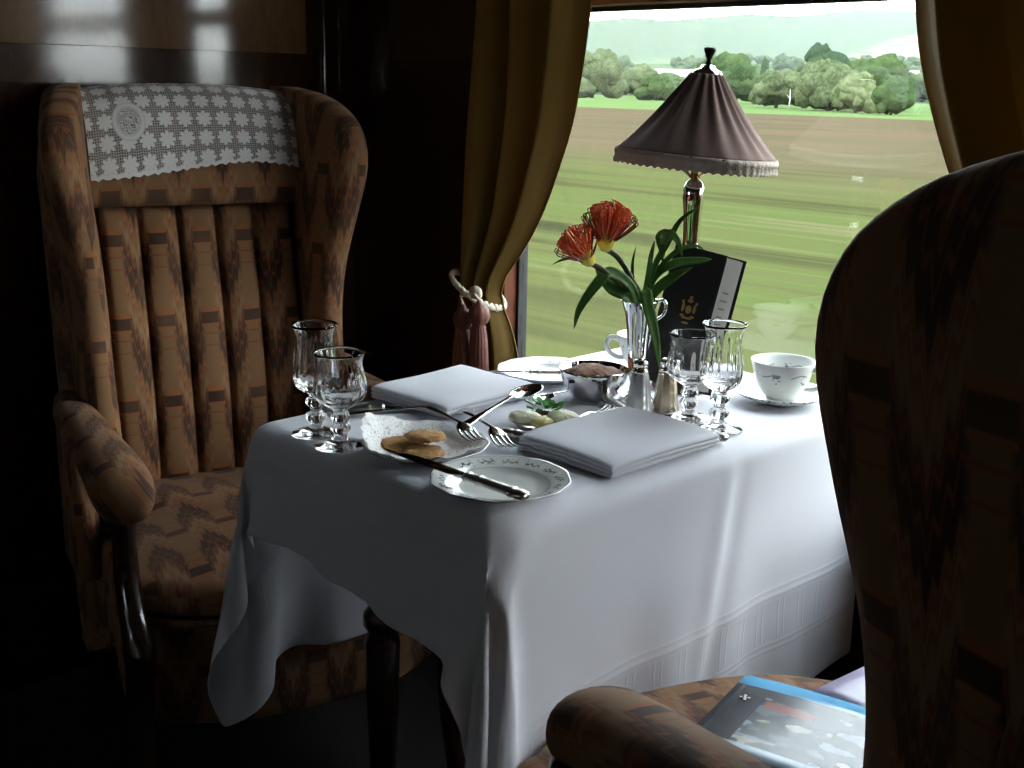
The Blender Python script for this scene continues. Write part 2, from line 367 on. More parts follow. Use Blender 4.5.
# windows
for i, (a, b) in enumerate(WIN):
    root = bpy.data.objects.new('window_%d' % (i+1), None); COL.objects.link(root); root['kind'] = 'structure'
    bm = bmesh.new(); f = .022
    box(bm, a, a+f, WY-.012, GY+.02, WZ0, VZ1, .003); box(bm, b-f, b, WY-.012, GY+.02, WZ0, VZ1, .003)
    box(bm, a+f, b-f, WY-.010, GY+.02, WZ0, WZ0+.022, .003); box(bm, a+f, b-f, WY-.010, GY+.018, WZ1, WZ1+.034, .003); box(bm, a+f, b-f, WY-.010, GY+.02, VZ1-.02, VZ1, .003)
    obj('window_frame', bm, M['frame'], root, smooth=False)
    bm = bmesh.new(); s = .007
    box(bm, a+f, a+f+s, GY-.012, GY+.012, WZ0+.022, WZ1); box(bm, b-f-s, b-f, GY-.012, GY+.012, WZ0+.022, WZ1)
    box(bm, a+f+s, b-f-s, GY-.012, GY+.012, WZ1-s, WZ1); box(bm, a+f+s, b-f-s, GY-.012, GY+.012, WZ0+.022, WZ0+.022+s)
    obj('window_seal', bm, M['rubber'], root, smooth=False)
    bm = bmesh.new(); box(bm, a+f+s, b-f-s, GY-.002, GY+.002, WZ0+.022+s, WZ1-s); obj('window_pane', bm, M['pane'], root, smooth=False)
    bm = bmesh.new(); box(bm, a+f, b-f, GY-.002, GY+.002, WZ1+.034, VZ1-.02); obj('ventilator_pane', bm, M['pane'], root, smooth=False)
    if i == 0:
        for z in (.84, 1.0):
            bm = bmesh.new(); lathe(bm, [(0, .004), (.003, .003), (.004, 0)], 12)
            o = obj('frame_screw', bm, M['chrome'], root); o.matrix_local = Matrix.Translation((a+.011, WY-.0125, z)) @ Matrix.Rotation(PI/2, 4, 'X')
# frame and pane for the unseen fill-light opening added in the aisle wall
for i, (a, b) in enumerate(OPP_FILL):
    root = bpy.data.objects.new('window_%d' % (i+4), None); COL.objects.link(root); root['kind'] = 'structure'
    bm = bmesh.new()
    for q in ((a, a+.02, 1.08, 1.30), (b-.02, b, 1.08, 1.30), (a+.02, b-.02, 1.08, 1.10), (a+.02, b-.02, 1.28, 1.30)): box(bm, q[0], q[1], RY0-.06, RY0+.01, q[2], q[3])
    obj('window_frame', bm, M['frame'], root, smooth=False)
    bm = bmesh.new(); box(bm, a+.02, b-.02, RY0-.05, RY0-.046, 1.10, 1.28); obj('window_pane', bm, M['pane'], root, smooth=False)

# ------------------------------------------------------------------ CURTAINS
def curtain(label, zs, lefts, rights, yc, depth, folds, seed, tie_z, loc_y=0):
    t = thing('curtain', label, 'curtain')
    rnd = random.Random(seed); ph = [rnd.uniform(0, 6) for _ in range(4)]
    bm = bmesh.new(); rows = []; NU, NZ = 150, 70
    z0, z1 = zs[0], zs[-1]
    for j in range(NZ+1):
        z = z0+(z1-z0)*j/NZ; row = []
        l, r = interp(z, zs, lefts), interp(z, zs, rights); w = abs(r-l)
        # smooth profile
        dz = .03
        l = (interp(z-dz, zs, lefts)+l+interp(z+dz, zs, lefts))/3; r = (interp(z-dz, zs, rights)+r+interp(z+dz, zs, rights))/3
        dep = depth*(.55+.45*min(1, w/.25))
        for i in range(NU+1):
            u = i/NU
            s = math.sin(u*folds*2*PI+ph[0]+.5*math.sin(u*5+ph[2]))*.7 + .3*math.sin(u*folds*4*PI*.63+ph[1]+z*1.5)
            s2 = math.copysign(abs(s)**.8, s)
            y = yc + dep*s2*(1-.25*u) + .012*math.sin(z*6+u*4)
            x = l+(r-l)*(u+.012*math.sin(u*folds*4*PI+ph[3]))
            row.append(bm.verts.new((x, y, z)))
        rows.append(row)
    grid_faces(bm, rows)
    d = obj('drape', bm, M['curtain'], t); so = d.modifiers.new('thickness', 'SOLIDIFY'); so.thickness = .002
    return t
zz = [.42, .55, .67, .75, .80, .87, .95, 1.03, 1.12, 1.22, 1.32, 1.52, 1.62]
cl = curtain('gold curtain tied back left of the window behind the empty armchair',
    zz, [-1.655, -1.690, -1.685, -1.668, -1.655, -1.668, -1.668, -1.672, -1.672, -1.668, -1.66, -1.655, -1.65],
    [-1.515, -1.52, -1.53, -1.555, -1.592, -1.525, -1.465, -1.425, -1.385, -1.365, -1.355, -1.345, -1.34], 1.50, .034, 3, 3, .80)
cr = curtain('dark gold curtain hanging right of the window behind the high-backed armchair',
    zz, [-.46, -.46, -.46, -.48, -.50, -.56, -.64, -.700, -.745, -.785, -.805, -.82, -.82],
    [-.28, -.28, -.29, -.32, -.33, -.30, -.28, -.27, -.26, -.26, -.26, -.26, -.26], 1.50, .034, 4, 8, .80)
# pelmet rails hold them
for x0, x1, lab in ((-1.72, -.22, 'dark curtain rail above the window behind the laid table'),):
    bm = bmesh.new(); tube(bm, [(x0, 1.50, 1.635), (x1, 1.50, 1.635)], .012, 12)
    for x in (x0+.03, x1-.03): box(bm, x-.01, x+.01, 1.50, WY, 1.625, 1.645)
    tag(obj('curtain_rail', bm, M['dark']), lab, 'curtain rail')
# tieback cord with tassels
t = thing('curtain_tieback', 'pale twisted cord with two russet tassels tied round the gold curtain', 'tieback', (-1.618, 1.50, .80))
bm = bmesh.new()
for k in range(2):
    pts = []
    for i in range(60):
        a = i/59*2*PI; R_ = (.044, .056)
        tw = .004
        pts.append((R_[0]*math.cos(a)+tw*math.cos(a*14+k*PI)*math.cos(a), R_[1]*math.sin(a)*1.0, .016*math.cos(a+2.6)*2+tw*math.sin(a*14+k*PI)))
    tube(bm, pts, .0042, 6)
obj('cord', bm, M['rope'], t)
def tassel(x, y, z, L, s=1):
    bm = bmesh.new()
    lathe(bm, [(0, 0), (.004, -.002), (.006, -.008), (.017, -.016), (.021, -.030), (.017, -.042), (.010, -.048), (.013, -.052), (.012, -.056), (.0145, -.062), (.017, -L*.6), (.019, -L), (0, -L)], 48,
          fn=lambda a, r, zq: r*(1+.07*math.sin(a*16)) if zq < -.05 else r*(1+.03*math.sin(a*8)))
    o = obj('tassel', bm, M['tassel'], t); o.location = (x, y, z); o.scale = (s, s, 1)
    bm = bmesh.new(); tube(bm, [(x, y, z-.002), (x*.7, y*.96, z+.012), (0.052, -.056, .008)], .003, 6); obj('tassel_cord', bm, M['rope'], t)
tassel(.040, -.074, -.012, .155, .92); tassel(.074, -.066, .000, .165, 1)
bm = bmesh.new(); bmesh.ops.create_icosphere(bm, subdivisions=3, radius=.013); 
for v in bm.verts: v.co = V((v.co.x*1.2+.054, v.co.y*.7-.056, v.co.z+.008)) + V(noise.noise_vector(v.co*120))*.002
obj('knot', bm, M['rope'], t)

# ------------------------------------------------------------------ ARMCHAIRS
def cushion(bm, outline, z0, z1, crown=.02, r=.02, seg=5):
    """soft slab: outline list of (x,y), rounded rim, domed top"""
    n = len(outline); cx = sum(p[0] for p in outline)/n; cy = sum(p[1] for p in outline)/n
    rows = []
    def ring(inset, z):
        row = []
        for x, y in outline:
            d = math.hypot(x-cx, y-cy); k = (d-inset)/d; row.append(bm.verts.new((cx+(x-cx)*k, cy+(y-cy)*k, z)))
        return row
    rows.append(ring(.02, z0))
    for i in range(seg+1): a = PI/2*i/seg; rows.append(ring(r*(1-math.sin(a)), z0+r*(1-math.cos(a))))
    for i in range(seg+1): a = PI/2*i/seg; rows.append(ring(r*(1-math.cos(a)), z1-r*(1-math.sin(a))))
    mx = .3
    for k in (.85, .7, .5, .3, .12):
        row = []
        for x, y in outline: row.append(bm.verts.new((cx+(x-cx)*k*.93, cy+(y-cy)*k*.93, z1+crown*(1-k*k))))
        rows.append(row)
    grid_faces(bm, rows, closed=True, cap=True)
def smooth_closed(P, n=8):
    P = [V((p[0], p[1], 0)) for p in P]; m = len(P); out = []
    for i in range(m):
        a, b, c, d = P[i-1], P[i], P[(i+1) % m], P[(i+2) % m]
        for k in range(n):
            t = k/n; q = .5*((2*b)+(c-a)*t+(2*a-5*b+4*c-d)*t*t+(3*b-a-3*c+d)*t**3); out.append((q.x, q.y))
    return out
TILT = .16                                  # the back leans by this slope
def bx_(z): return -.0 - TILT*(z-.45)       # local x of the back's front surface at height z
def make_chair(label, loc, rz, sd=0, wf=.265, al=1, lift=0, bb=.06, zb=.22):
    """local frame: x forward, y to the sitter's left, back surface at x=0 at seat height"""
    t = thing('armchair', label, 'armchair', loc, rz, 'winged armchairs facing each other across the table')
    mq = M['moq']; W2 = .175
    # channelled back: vertical tubes of padding side by side
    bm = bmesh.new(); n = 5; rows = []
    ys = np.linspace(-W2, W2, n*12+1)
    zs = np.linspace(.44, .955, 34)
    for z in zs:
        row = []
        for y in ys:
            u = ((y+W2)/(2*W2))*n; fr = u-math.floor(u) if u < n else 1
            puff = math.sqrt(max(0, 1-(2*fr-1)**2))**.7
            e = min(1, (z-.44)/.03, (.955-z)/.018); e = math.sqrt(max(0, e))
            x = bx_(z) - .012 + .022*puff*e + .012*math.sin((z-.44)/.5*PI) + .045*(abs(y)/W2)**3*.35
            row.append(bm.verts.new((x, y, z)))
        rows.append(row)
    grid_faces(bm, rows); box_uv(bm, lambda p, n_: (p.y+.037, p.z)); obj('channelled_back', bm, mq, t)
    # head roll above the channels
    bm = bmesh.new(); rows = []
    prof = [(0, .955), (.022, .957), (.036, .972), (.042, 1.0), (.042, 1.05), (.036, 1.10), (.020, 1.135), (-.005, 1.155), (-.04, 1.162), (-.075, 1.150), (-.095, 1.12), (-.10, 1.05), (-.10, .955)]
    prof = [(p.x, p.y) for p in catmull([(a, b, 0) for a, b in prof], 3)]
    for y in np.linspace(-.194, .194, 25):
        k = abs(y)/.200; dr = .014*k**2.5; sh = 1-.0*k
        rows.append([bm.verts.new((bx_(pz)+px*(1-.12*k**4)-.0, y, pz-dr*(1 if pz > 1 else 0))) for px, pz in prof])
    grid_faces(bm, rows, cap=False); box_uv(bm, lambda p, n_: (p.y+.037, p.z-(0 if n_.x > .1 else p.x*.7)+.035)); obj('head_roll', bm, mq, t)
    # wings (one each side): closed loft following a curved outline
    for s in (-1, 1):
        bm = bmesh.new(); rows = []
        Z  = [.50, .58, .64, .70, .78, .86, .95, 1.03, 1.09, 1.13, 1.155, 1.168]
        FW = [.125, .12, .112, .105, .112, .130, .165, .185, .175, .140, .085, .02]   # how far the wing's front edge stands before the back
        TH = [.058, .058, .058, .058, .060, .064, .068, .072, .070, .064, .052, .03]
        OUT = [0, 0, 0, 0, .002, .010, .022, .032, .036, .034, .03, .02]
        pf = catmull([(FW[i], TH[i], Z[i]) for i in range(len(Z))], 4); po = catmull([(OUT[i], 0, Z[i]) for i in range(len(Z))], 4)
        for q, w in zip(pf, po):
            z = q.z; f, th, ou = q.x, q.y, w.x
            xb = bx_(z)-.11; xf = bx_(z)+f; ring = []
            m = 20
            for i in range(m):      # rounded bar section in plan, inner side to outer side
                a = 2*PI*i/m; ca, sa = math.cos(a), math.sin(a)
                ex = math.copysign(abs(ca)**.45, ca); ey = math.copysign(abs(sa)**.75, sa)
                x = (xf+xb)/2+ex*(xf-xb)/2; fl = max(0, (x-bx_(z))/.2)
                y = s*(W2+.008+th/2+ou*fl*1.2+ey*th/2)
                ring.append(bm.verts.new((x, y, z)))
            rows.append(ring)
        grid_faces(bm, rows, closed=True, cap=True)
        box_uv(bm, lambda p, n_: ((p.y if abs(n_.x) > .75 else p.x)+.01, p.z+.02)); obj('wing', bm, mq, t)
    # outside back shell
    bm = bmesh.new(); rows = []
    for z in np.linspace(.15, 1.15, 22):
        w = .26 if z < 1.0 else .26-.05*((z-1.0)/.15)**2; row = []
        xb = bx_(max(z, .3))-.10
        sec = [(xb+.085, -w), (xb+.02, -w), (xb, -w+.03), (xb-.006, 0), (xb, w-.03), (xb+.02, w), (xb+.085, w), (xb+.07, 0)]
        rows.append([bm.verts.new((x, y, z)) for x, y in sec])
    grid_faces(bm, rows, closed=True, cap=True); box_uv(bm); obj('outside_back', bm, mq, t)
    # seat cushion with bowed front, base rail below, piping
    bow = lambda wf, wb, xf, xb, b: smooth_closed([(xb, -wb), (xb+(xf-xb)*.35, -wb-.0), (xf-.07, -wf), (xf-.005, -wf+.045), (xf+b*.75, -wf*.5), (xf+b, 0), (xf+b*.75, wf*.5), (xf-.005, wf-.045), (xf-.07, wf), (xb+(xf-xb)*.35, wb), (xb, wb)], 6)
    bm = bmesh.new(); cushion(bm, bow(wf, .20, .475+sd, -.01, bb), .400, .462, .026, .030); box_uv(bm, lambda p, n_: (p.y+.037, p.x if n_.z > .3 else p.z)); obj('seat_cushion', bm, mq, t)
    bm = bmesh.new(); cushion(bm, bow(wf-.003, .235, .460+sd, -.06, bb-.005), zb, .398, 0, .02); box_uv(bm, lambda p, n_: (p.y+.037 if abs(n_.x) > .6 else p.x, p.z)); obj('seat_base', bm, mq, t)
    bm = bmesh.new(); ol = bow(wf+.005, .205, .480+sd, -.01, bb); tube(bm, [(x, y, .404) for x, y in ol]+[(ol[0][0], ol[0][1], .404)], .0055, 8, cap=False); box_uv(bm); obj('piping', bm, mq, t)
    # arms: padded roll, wooden scroll support running down into the front leg
    for s in (-1, 1):
        yc = s*.258
        bm = bmesh.new(); rows = []
        st = [(-.02, .612, .026, .020), (.02, .612, .032, .026), (.08, .612, .035, .030), (.18, .612, .037, .032), (.28, .610, .040, .035), (.36, .608, .043, .038), (.42, .604, .045, .040), (.452, .599, .043, .039), (.472, .594, .035, .033), (.482, .590, .021, .022), (.485, .588, .006, .008)]
        st = [(a*al if a > 0 else a, b+lift*(1-max(a, 0)/.485), c, d) for a, b, c, d in st]
        for q in catmull([(a, b, c) for a, b, c, d in st], 3):
            dd = interp(q.x, [k[0] for k in st], [k[3] for k in st])
            ring = []
            for i in range(24):
                a = 2*PI*i/24; ca, sa = math.cos(a), math.sin(a)
                ring.append(bm.verts.new((q.x, yc+math.copysign(abs(ca)**.85, ca)*q.z, q.y+math.copysign(abs(sa)**.85, sa)*dd)))
            rows.append(ring)
        grid_faces(bm, rows, closed=True, cap=True); box_uv(bm, lambda p, n_: (p.y+p.z*.6+.02, p.x+.03)); obj('arm_pad', bm, mq, t)
        # upholstered side below the arm
        bm = bmesh.new(); box(bm, -.05, .10, yc-.022, yc+.022, .32, .64, .018, 3)
        box_uv(bm); obj('arm_side', bm, mq, t)
        bm = bmesh.new()
        P = catmull([(.410*al, yc, .575), (.425, yc, .54), (.425, yc, .50), (.430, yc, .46), (.455, yc, .42), (.485, yc, .385), (.490, yc, .35), (.470, yc, .30), (.458, yc, .22), (.465, yc, .12), (.485, yc, .05), (.500, yc, .0)], 5)
        rad = [interp(i/(len(P)-1), [0, .15, .4, .5, .62, .8, 1], [.028, .021, .026, .030, .025, .021, .017]) for i in range(len(P))]
        tube(bm, P, rad, 14, flat=.8, up=(0, 1, 0)); obj('arm_support', bm, M['dark'], t)
        bm = bmesh.new(); tube(bm, catmull([(-.09, s*.21, .12), (-.11, s*.21, .06), (-.15, s*.21, 0)], 4), [.024]*4+[.020]*4+[.016], 12); obj('rear_leg', bm, M['dark'], t)
    return t
CH1 = dict(loc=(-1.885, 1.085, 0), rz=-math.radians(15))
CH2 = dict(loc=(-.182, .833, 0), rz=PI-math.radians(22))
c1 = make_chair('patterned winged armchair with lace on its headrest, left of the table', **CH1)
c2 = make_chair('dark high-backed winged armchair seen from behind in the right foreground, brochure on seat', sd=.125, al=.86, lift=.10, bb=.075, zb=.15, **CH2)
# lace antimacassar over the head roll of the left chair
t_m = Matrix.Translation(CH1['loc']) @ Matrix.Rotation(CH1['rz'], 4, 'Z')
bm = bmesh.new(); uvl = bm.loops.layers.uv.verify()
prof = [(.0475, 1.022), (.048, 1.05), (.042, 1.102), (.0255, 1.139), (-.003, 1.160), (-.04, 1.1675), (-.078, 1.155), (-.100, 1.125), (-.108, 1.05), (-.108, .99)]
pp = [(q.x, q.y) for q in catmull([(a, b, 0) for a, b in prof], 6)]
acc = [0]
for i in range(1, len(pp)): acc.append(acc[-1]+math.dist(pp[i], pp[i-1]))
rows = []; info = {}
for j, y in enumerate(np.linspace(-.188, .188, 60)):
    row = []
    for i, (px, pz) in enumerate(pp):
        k = abs(y)/.200; dr = .014*k**2.5
        hem = (.008*math.sin(y*14)+.006*y/.2+.0025*math.sin(y*PI*2/.0172)) * max(0, 1-i/12)
        v = bm.verts.new((bx_(pz)+px*(1-.10*k**4)+.002+.0015*math.sin(y*40), y, pz-dr*(1 if pz > 1 else 0)+.003+hem)); info[v] = (y, acc[i]); row.append(v)
    rows.append(row)
grid_faces(bm, rows)
for f in bm.faces:
    for l in f.loops: l[uvl].uv = info[l.vert]
o = obj('antimacassar', bm, M['lace']); o.matrix_world = t_m
tag(o, 'white crochet lace cover with rows of daisies draped over the left armchair headrest', 'lace chair cover')

# ------------------------------------------------------------------ TABLE
t = thing('dining_table', 'narrow dark wood dining table under the white cloth by the window', 'table', ((TX0+TX1)/2, .86, 0))
lx, ly = (TX0+TX1)/2, .86
bm = bmesh.new(); box(bm, TX0-lx+.012, TX1-lx-.012, TY0-ly+.012, WY-.001-ly, TZ-.034, TZ-.009, .006, 3); obj('tabletop', bm, M['dark'], t, smooth=False)
bm = bmesh.new(); box(bm, -.20, .20, .005, .70, TZ-.085, TZ-.028, .004); obj('apron', bm, M['dark'], t, smooth=False)
bm = bmesh.new(); lathe(bm, [(0, 0), (.020, 0), (.022, .012), (.017, .03), (.016, .20), (.022, .38), (.024, .46), (.019, .475), (.025, .485), (.025, .50), (.018, .51), (.024, .53), (.026, .56), (.026, TZ-.028), (0, TZ-.028)], 28)
obj('leg', bm, M['dark'], t).location = (-.052, .022, 0)

# ------------------------------------------------------------------ TABLECLOTH (small position-based drape)
def drape():
    sp = .0152; dropX, dropY, back = .395, .158, .0
    xs = np.arange(TX0-.345, TX1+dropX+1e-6, sp); ys = np.arange(TY0-dropY, TY1+1e-6, sp)
    nx, ny = len(xs), len(ys)
    X, Y = np.meshgrid(xs, ys, indexing='ij')
    Y = Y - (X-(TX0+TX1)/2)*.10*np.clip((TY1-Y)/(TY1-TY0), 0, 1.2)
    P = np.stack([X, Y, np.full_like(X, TZ+.004)], -1).reshape(-1, 3)
    rest = P.copy()
    rs = np.random.RandomState(4)
    pin = ((X > TX0+.002) & (X < TX1-.002) & (Y > TY0+.002)).reshape(-1)
    P[~pin, 2] += rs.normal(0, .001, (~pin).sum())
    idx = np.arange(nx*ny).reshape(nx, ny)
    sets = []
    def add(a, b, k):
        a, b = a.reshape(-1), b.reshape(-1); keep = ~(pin[a] & pin[b]); a, b = a[keep], b[keep]
        if len(a): sets.append((a, b, np.linalg.norm(rest[a]-rest[b], axis=1), k, pin[a], pin[b]))
    for o_ in (0, 1):
        m = (nx-o_)//2*2; A = idx[o_:o_+m]; add(A[0::2], A[1::2], 1)
        m = (ny-o_)//2*2; A = idx[:, o_:o_+m]; add(A[:, 0::2], A[:, 1::2], 1)
    for o_ in (0, 1):
        m = (nx-o_)//2*2; A = idx[o_:o_+m]
        add(A[0::2, :-1], A[1::2, 1:], .35); add(A[0::2, 1:], A[1::2, :-1], .35)
    for o_ in range(8):
        ii = [i for i in range(nx-4) if (i-o_) % 8 == 0]
        if ii: add(idx[ii], idx[np.array(ii)+4], .45)
        jj = [j for j in range(ny-4) if (j-o_) % 8 == 0]
        if jj: add(idx[:, jj], idx[:, np.array(jj)+4], .45)
    for o_ in (0, 1, 2, 3):
        ii = [i for i in range(nx-2) if (i-o_) % 4 in (0,)] ; 
        if ii: add(idx[ii], idx[np.array(ii)+2], .18)
        jj = [j for j in range(ny-2) if (j-o_) % 4 in (0,)]
        if jj: add(idx[:, jj], idx[:, np.array(jj)+2], .18)
    vel = np.zeros_like(P); dt = 1/60; g = np.array([0, 0, -9.8])
    free = ~pin
    cornL = ((X < TX0-.01) & (Y < TY0-.01)).reshape(-1); cornF = ((X > TX1+.01) & (Y < TY0-.01)).reshape(-1)
    for step in range(230):
        prev = P.copy(); vel[free] += g*dt
        vel[cornL] += np.array([-.5, -.9, 0])*dt; vel[cornF] += np.array([.6, -.9, 0])*dt
        P[free] += vel[free]*dt
        for it in range(5):
            for a, b, L, k, pa, pb in sets:
                d = P[b]-P[a]; ln = np.sqrt((d*d).sum(1))+1e-9
                wa = (~pa).astype(float); wb = (~pb).astype(float); w = wa+wb
                c = (k*(ln-L)/ln/w)[:, None]*d
                P[a] += c*wa[:, None]; P[b] -= c*wb[:, None]
            # collide with the table edge
            e = .006; rr = .012
            ins = free & (P[:, 0] > TX0-e) & (P[:, 0] < TX1+e) & (P[:, 1] > TY0-e) & (P[:, 2] < TZ+.003)
            q = P[ins]
            if len(q):
                dz = TZ+.003-q[:, 2]; d1 = q[:, 0]-(TX0-e); d2 = (TX1+e)-q[:, 0]; d3 = q[:, 1]-(TY0-e)
                al = np.stack([dz, d1, d2, d3], 1); kk = al.argmin(1)
                q[kk == 0, 2] = TZ+.003; q[kk == 1, 0] = TX0-e; q[kk == 2, 0] = TX1+e; q[kk == 3, 1] = TY0-e
                P[ins] = q
            bk = free & (P[:, 1] > WY-.018); P[bk, 1] = WY-.018
            # the armchair seats stop the long sides from swinging out
            st = free & (P[:, 2] < .50) & (P[:, 0] > -.822) & (P[:, 1] > .80); P[st, 0] = -.822
        vel = (P-prev)/dt*.965
    return P.reshape(nx, ny, 3), xs, ys
P, xs, ys = drape()
nx, ny = len(xs), len(ys)
bm = bmesh.new(); uvl = bm.loops.layers.uv.verify(); info = {}; rows = []
# pressed creases of the folded cloth: gentle ridges along fixed lines of the fabric
nrm = np.zeros_like(P)
du = np.gradient(P, axis=0); dv = np.gradient(P, axis=1); nn = np.cross(du, dv); nn /= np.linalg.norm(nn, axis=2)[:, :, None]+1e-9
nn *= np.sign(nn[nx//2, ny//2, 2])
for i in range(nx):
    row = []
    for j in range(ny):
        x, y = xs[i], ys[j]; d = 0
        on = (TX0 < x < TX1)
        off = max(TX0-x, x-TX1, 0)
        if off > 0:
            d += .004*math.exp(-((y-(1.235-.20*off))/.010)**2)*min(1, off/.04)-.004*math.exp(-((y-1.262+.20*off)/.012)**2)*min(1, off/.04)
            d += .003*math.exp(-((off-.215)/.009)**2)
            d += .004*math.sin(y*21+off*9)*min(1, off/.2)
        if x > TX1-.01:
            rx, ry = x-(TX1-.02), (TY0+.03)-y; ang = math.degrees(math.atan2(ry, rx)) if rx or ry else 0; rad = math.hypot(rx, ry); kf = min(1, rad/.06)*min(1, max(0, (.40-rad)/.1))
            d += (.015*math.exp(-((ang-2)/4.5)**2)-.014*math.exp(-((ang-13)/6)**2)+.016*math.exp(-((ang-26)/5)**2)-.010*math.exp(-((ang-40)/8)**2))*kf
        if y < TY0: d += .003*math.exp(-((x-(-1.215))/.010)**2)
        p = V(P[i, j])+V(nn[i, j])*d
        v = bm.verts.new(p); info[v] = (min(x-xs[0], xs[-1]-x), y); row.append(v)
    rows.append(row)
grid_faces(bm, rows)
for f in bm.faces:
    for l in f.loops: l[uvl].uv = info[l.vert]
o = obj('tablecloth', bm, M['linen'])
so = o.modifiers.new('thickness', 'SOLIDIFY'); so.thickness = .0012; so.offset = 0
ss = o.modifiers.new('soft', 'SUBSURF'); ss.levels = 1; ss.render_levels = 1
tag(o, 'white damask tablecloth hanging in deep folded corners over the dining table', 'tablecloth')
CZ = TZ+.0055        # top surface of the cloth

# ------------------------------------------------------------------ GLASSES
def glass(label, x, y, kind, group, rz=0):
    if kind == 'flute':
        H = .146; out = [(0, 0), (.030, 0), (.031, .0025), (.020, .006), (.009, .010), (.0075, .016), (.0125, .020), (.0130, .026), (.0075, .031), (.0075, .036), (.0125, .041), (.0128, .046), (.0085, .051), (.0120, .056), (.022, .062), (.0272, .072), (.0285, .085), (.0268, .105), (.0245, .122), (.0255, .135), (.0300, .146)]
        inn = [(.0293, .1464), (.0243, .134), (.0230, .122), (.0252, .104), (.0268, .086), (.0245, .076), (.0160, .070), (0, .067)]
    else:
        H = .122; out = [(0, 0), (.031, 0), (.032, .0025), (.020, .006), (.010, .010), (.0080, .016), (.0120, .022), (.0120, .027), (.0085, .032), (.0120, .037), (.0110, .042), (.0095, .048), (.0170, .053), (.0290, .062), (.0335, .073), (.0325, .086), (.0295, .100), (.0290, .111), (.0320, .122)]
        inn = [(.0313, .1224), (.0277, .111), (.0278, .100), (.0307, .086), (.0315, .075), (.0270, .066), (.0160, .060), (0, .058)]
    sm = lambda L, n: [(max(q.x, 0), q.y) for q in catmull([(a, b, 0) for a, b in L], n)]
    o_ = sm(out, 3); i_ = sm(inn, 3); o_[0] = (0, 0); i_[-1] = (0, inn[-1][1])
    def flut(a, r, z):
        if z < .055: return r*(1+.05*math.cos(a*8)*(1 if .012 < z < .05 else 0))
        if z < H-.018: return r*(1+.022*math.cos(a*16)*min(1, (H-.018-z)/.02))
        return r
    k = len(o_)
    t = thing('champagne_glass' if kind == 'flute' else 'wine_glass', label, 'glass', (x, y, CZ), rz, group)
    bm = bmesh.new(); lathe(bm, o_[:], 96, fn=flut)
    lathe(bm, i_, 96)
    bmesh.ops.remove_doubles(bm, verts=bm.verts[:], dist=1e-6)
    # join outer and inner rims
    e = [q for q in bm.edges if len(q.link_faces) == 1]
    bmesh.ops.bridge_loops(bm, edges=e)
    bmesh.ops.recalc_face_normals(bm, faces=bm.faces[:])
    me = bpy.data.meshes.new('bowl'); bm.to_mesh(me); bm.free()
    link('cut_glass_body', me, M['crystal'], t)
    return t
gg = 'cut crystal glasses, a tall and a short one at each place'
glass('tall cut crystal glass at the left table edge, behind the shorter glass', -1.222, .848, 'flute', gg)
glass('short cut crystal goblet by the left table edge, beside the biscuit plate', -1.158, .840, 'wine', gg)
glass('short cut crystal goblet right of the pepper shaker, before the black menu', -.946, 1.279, 'wine', gg)
glass('tall cut crystal glass on the right, between the goblet and the right teacup', -.887, 1.268, 'flute', gg)

# ------------------------------------------------------------------ PLATES
def plate_mesh(bm, R_, h=.014):
    k = R_/.08
    prof = [(0, .0022), (.040*k, .0022), (.052*k, .0035), (.056*k, .0065), (.060*k, .0085), (.070*k, .0105), (.0785*k, h), (.080*k, h+.0004), (.0805*k, h-.0008), (.079*k, h-.0022), (.070*k, .0080), (.058*k, .0050), (.052*k, .0015), (.046*k, 0), (.044*k, 0), (.042*k, .001), (0, .001)]
    lathe(bm, prof, 96, fn=lambda a, r, z: r*(1+.012*math.cos(a*12)*max(0, (r/R_-.8)*5)))
def plate(label, x, y, R_, group='white side plates with grey leaf sprigs', rz=0):
    bm = bmesh.new(); plate_mesh(bm, .08)
    o = obj('side_plate', bm, M['china']); o.location = (x, y, CZ); k = R_/.08; o.scale = (k, k, k); o.rotation_euler = (0, 0, rz)
    return tag(o, label, 'plate', group)
plate('white plate with leaf sprigs at the near table corner, knife handle across it', -.908, .880, .080, rz=.1)
plate('white sprigged plate holding the paper doily and biscuits', -1.068, .904, .079, rz=.3)
plate('white plate at the far end of the table before the window, knife on it', -1.240, 1.302, .080, rz=.5)

# doily
m, nt, out = mat('doily_paper'); g = G(nt)
tc = g.n('ShaderNodeTexCoord'); sp_ = g.n('ShaderNodeSeparateXYZ'); nt.links.new(tc.outputs['Object'], sp_.inputs[0])
r_ = g.m('SQRT', g.m('ADD', g.m('MULTIPLY', sp_.outputs[0], sp_.outputs[0]), g.m('MULTIPLY', sp_.outputs[1], sp_.outputs[1])))
vo = g.n('ShaderNodeTexVoronoi'); vo.inputs['Scale'].default_value = 230; nt.links.new(tc.outputs['Object'], vo.inputs['Vector'])
hole = g.m('MULTIPLY', g.m('SUBTRACT', 1, g.step(vo.outputs['Distance'], .30, .05)), g.step(r_, .036, .002))
b = g.n('ShaderNodeBsdfPrincipled'); b.inputs['Base Color'].default_value = (.84, .84, .84, 1); b.inputs['Roughness'].default_value = .9
nt.links.new(g.m('SUBTRACT', 1, hole), b.inputs['Alpha']); nt.links.new(b.outputs[0], out.inputs[0]); M['doily'] = m
bm = bmesh.new(); rows = []
c0 = bm.verts.new((0, 0, .0045))
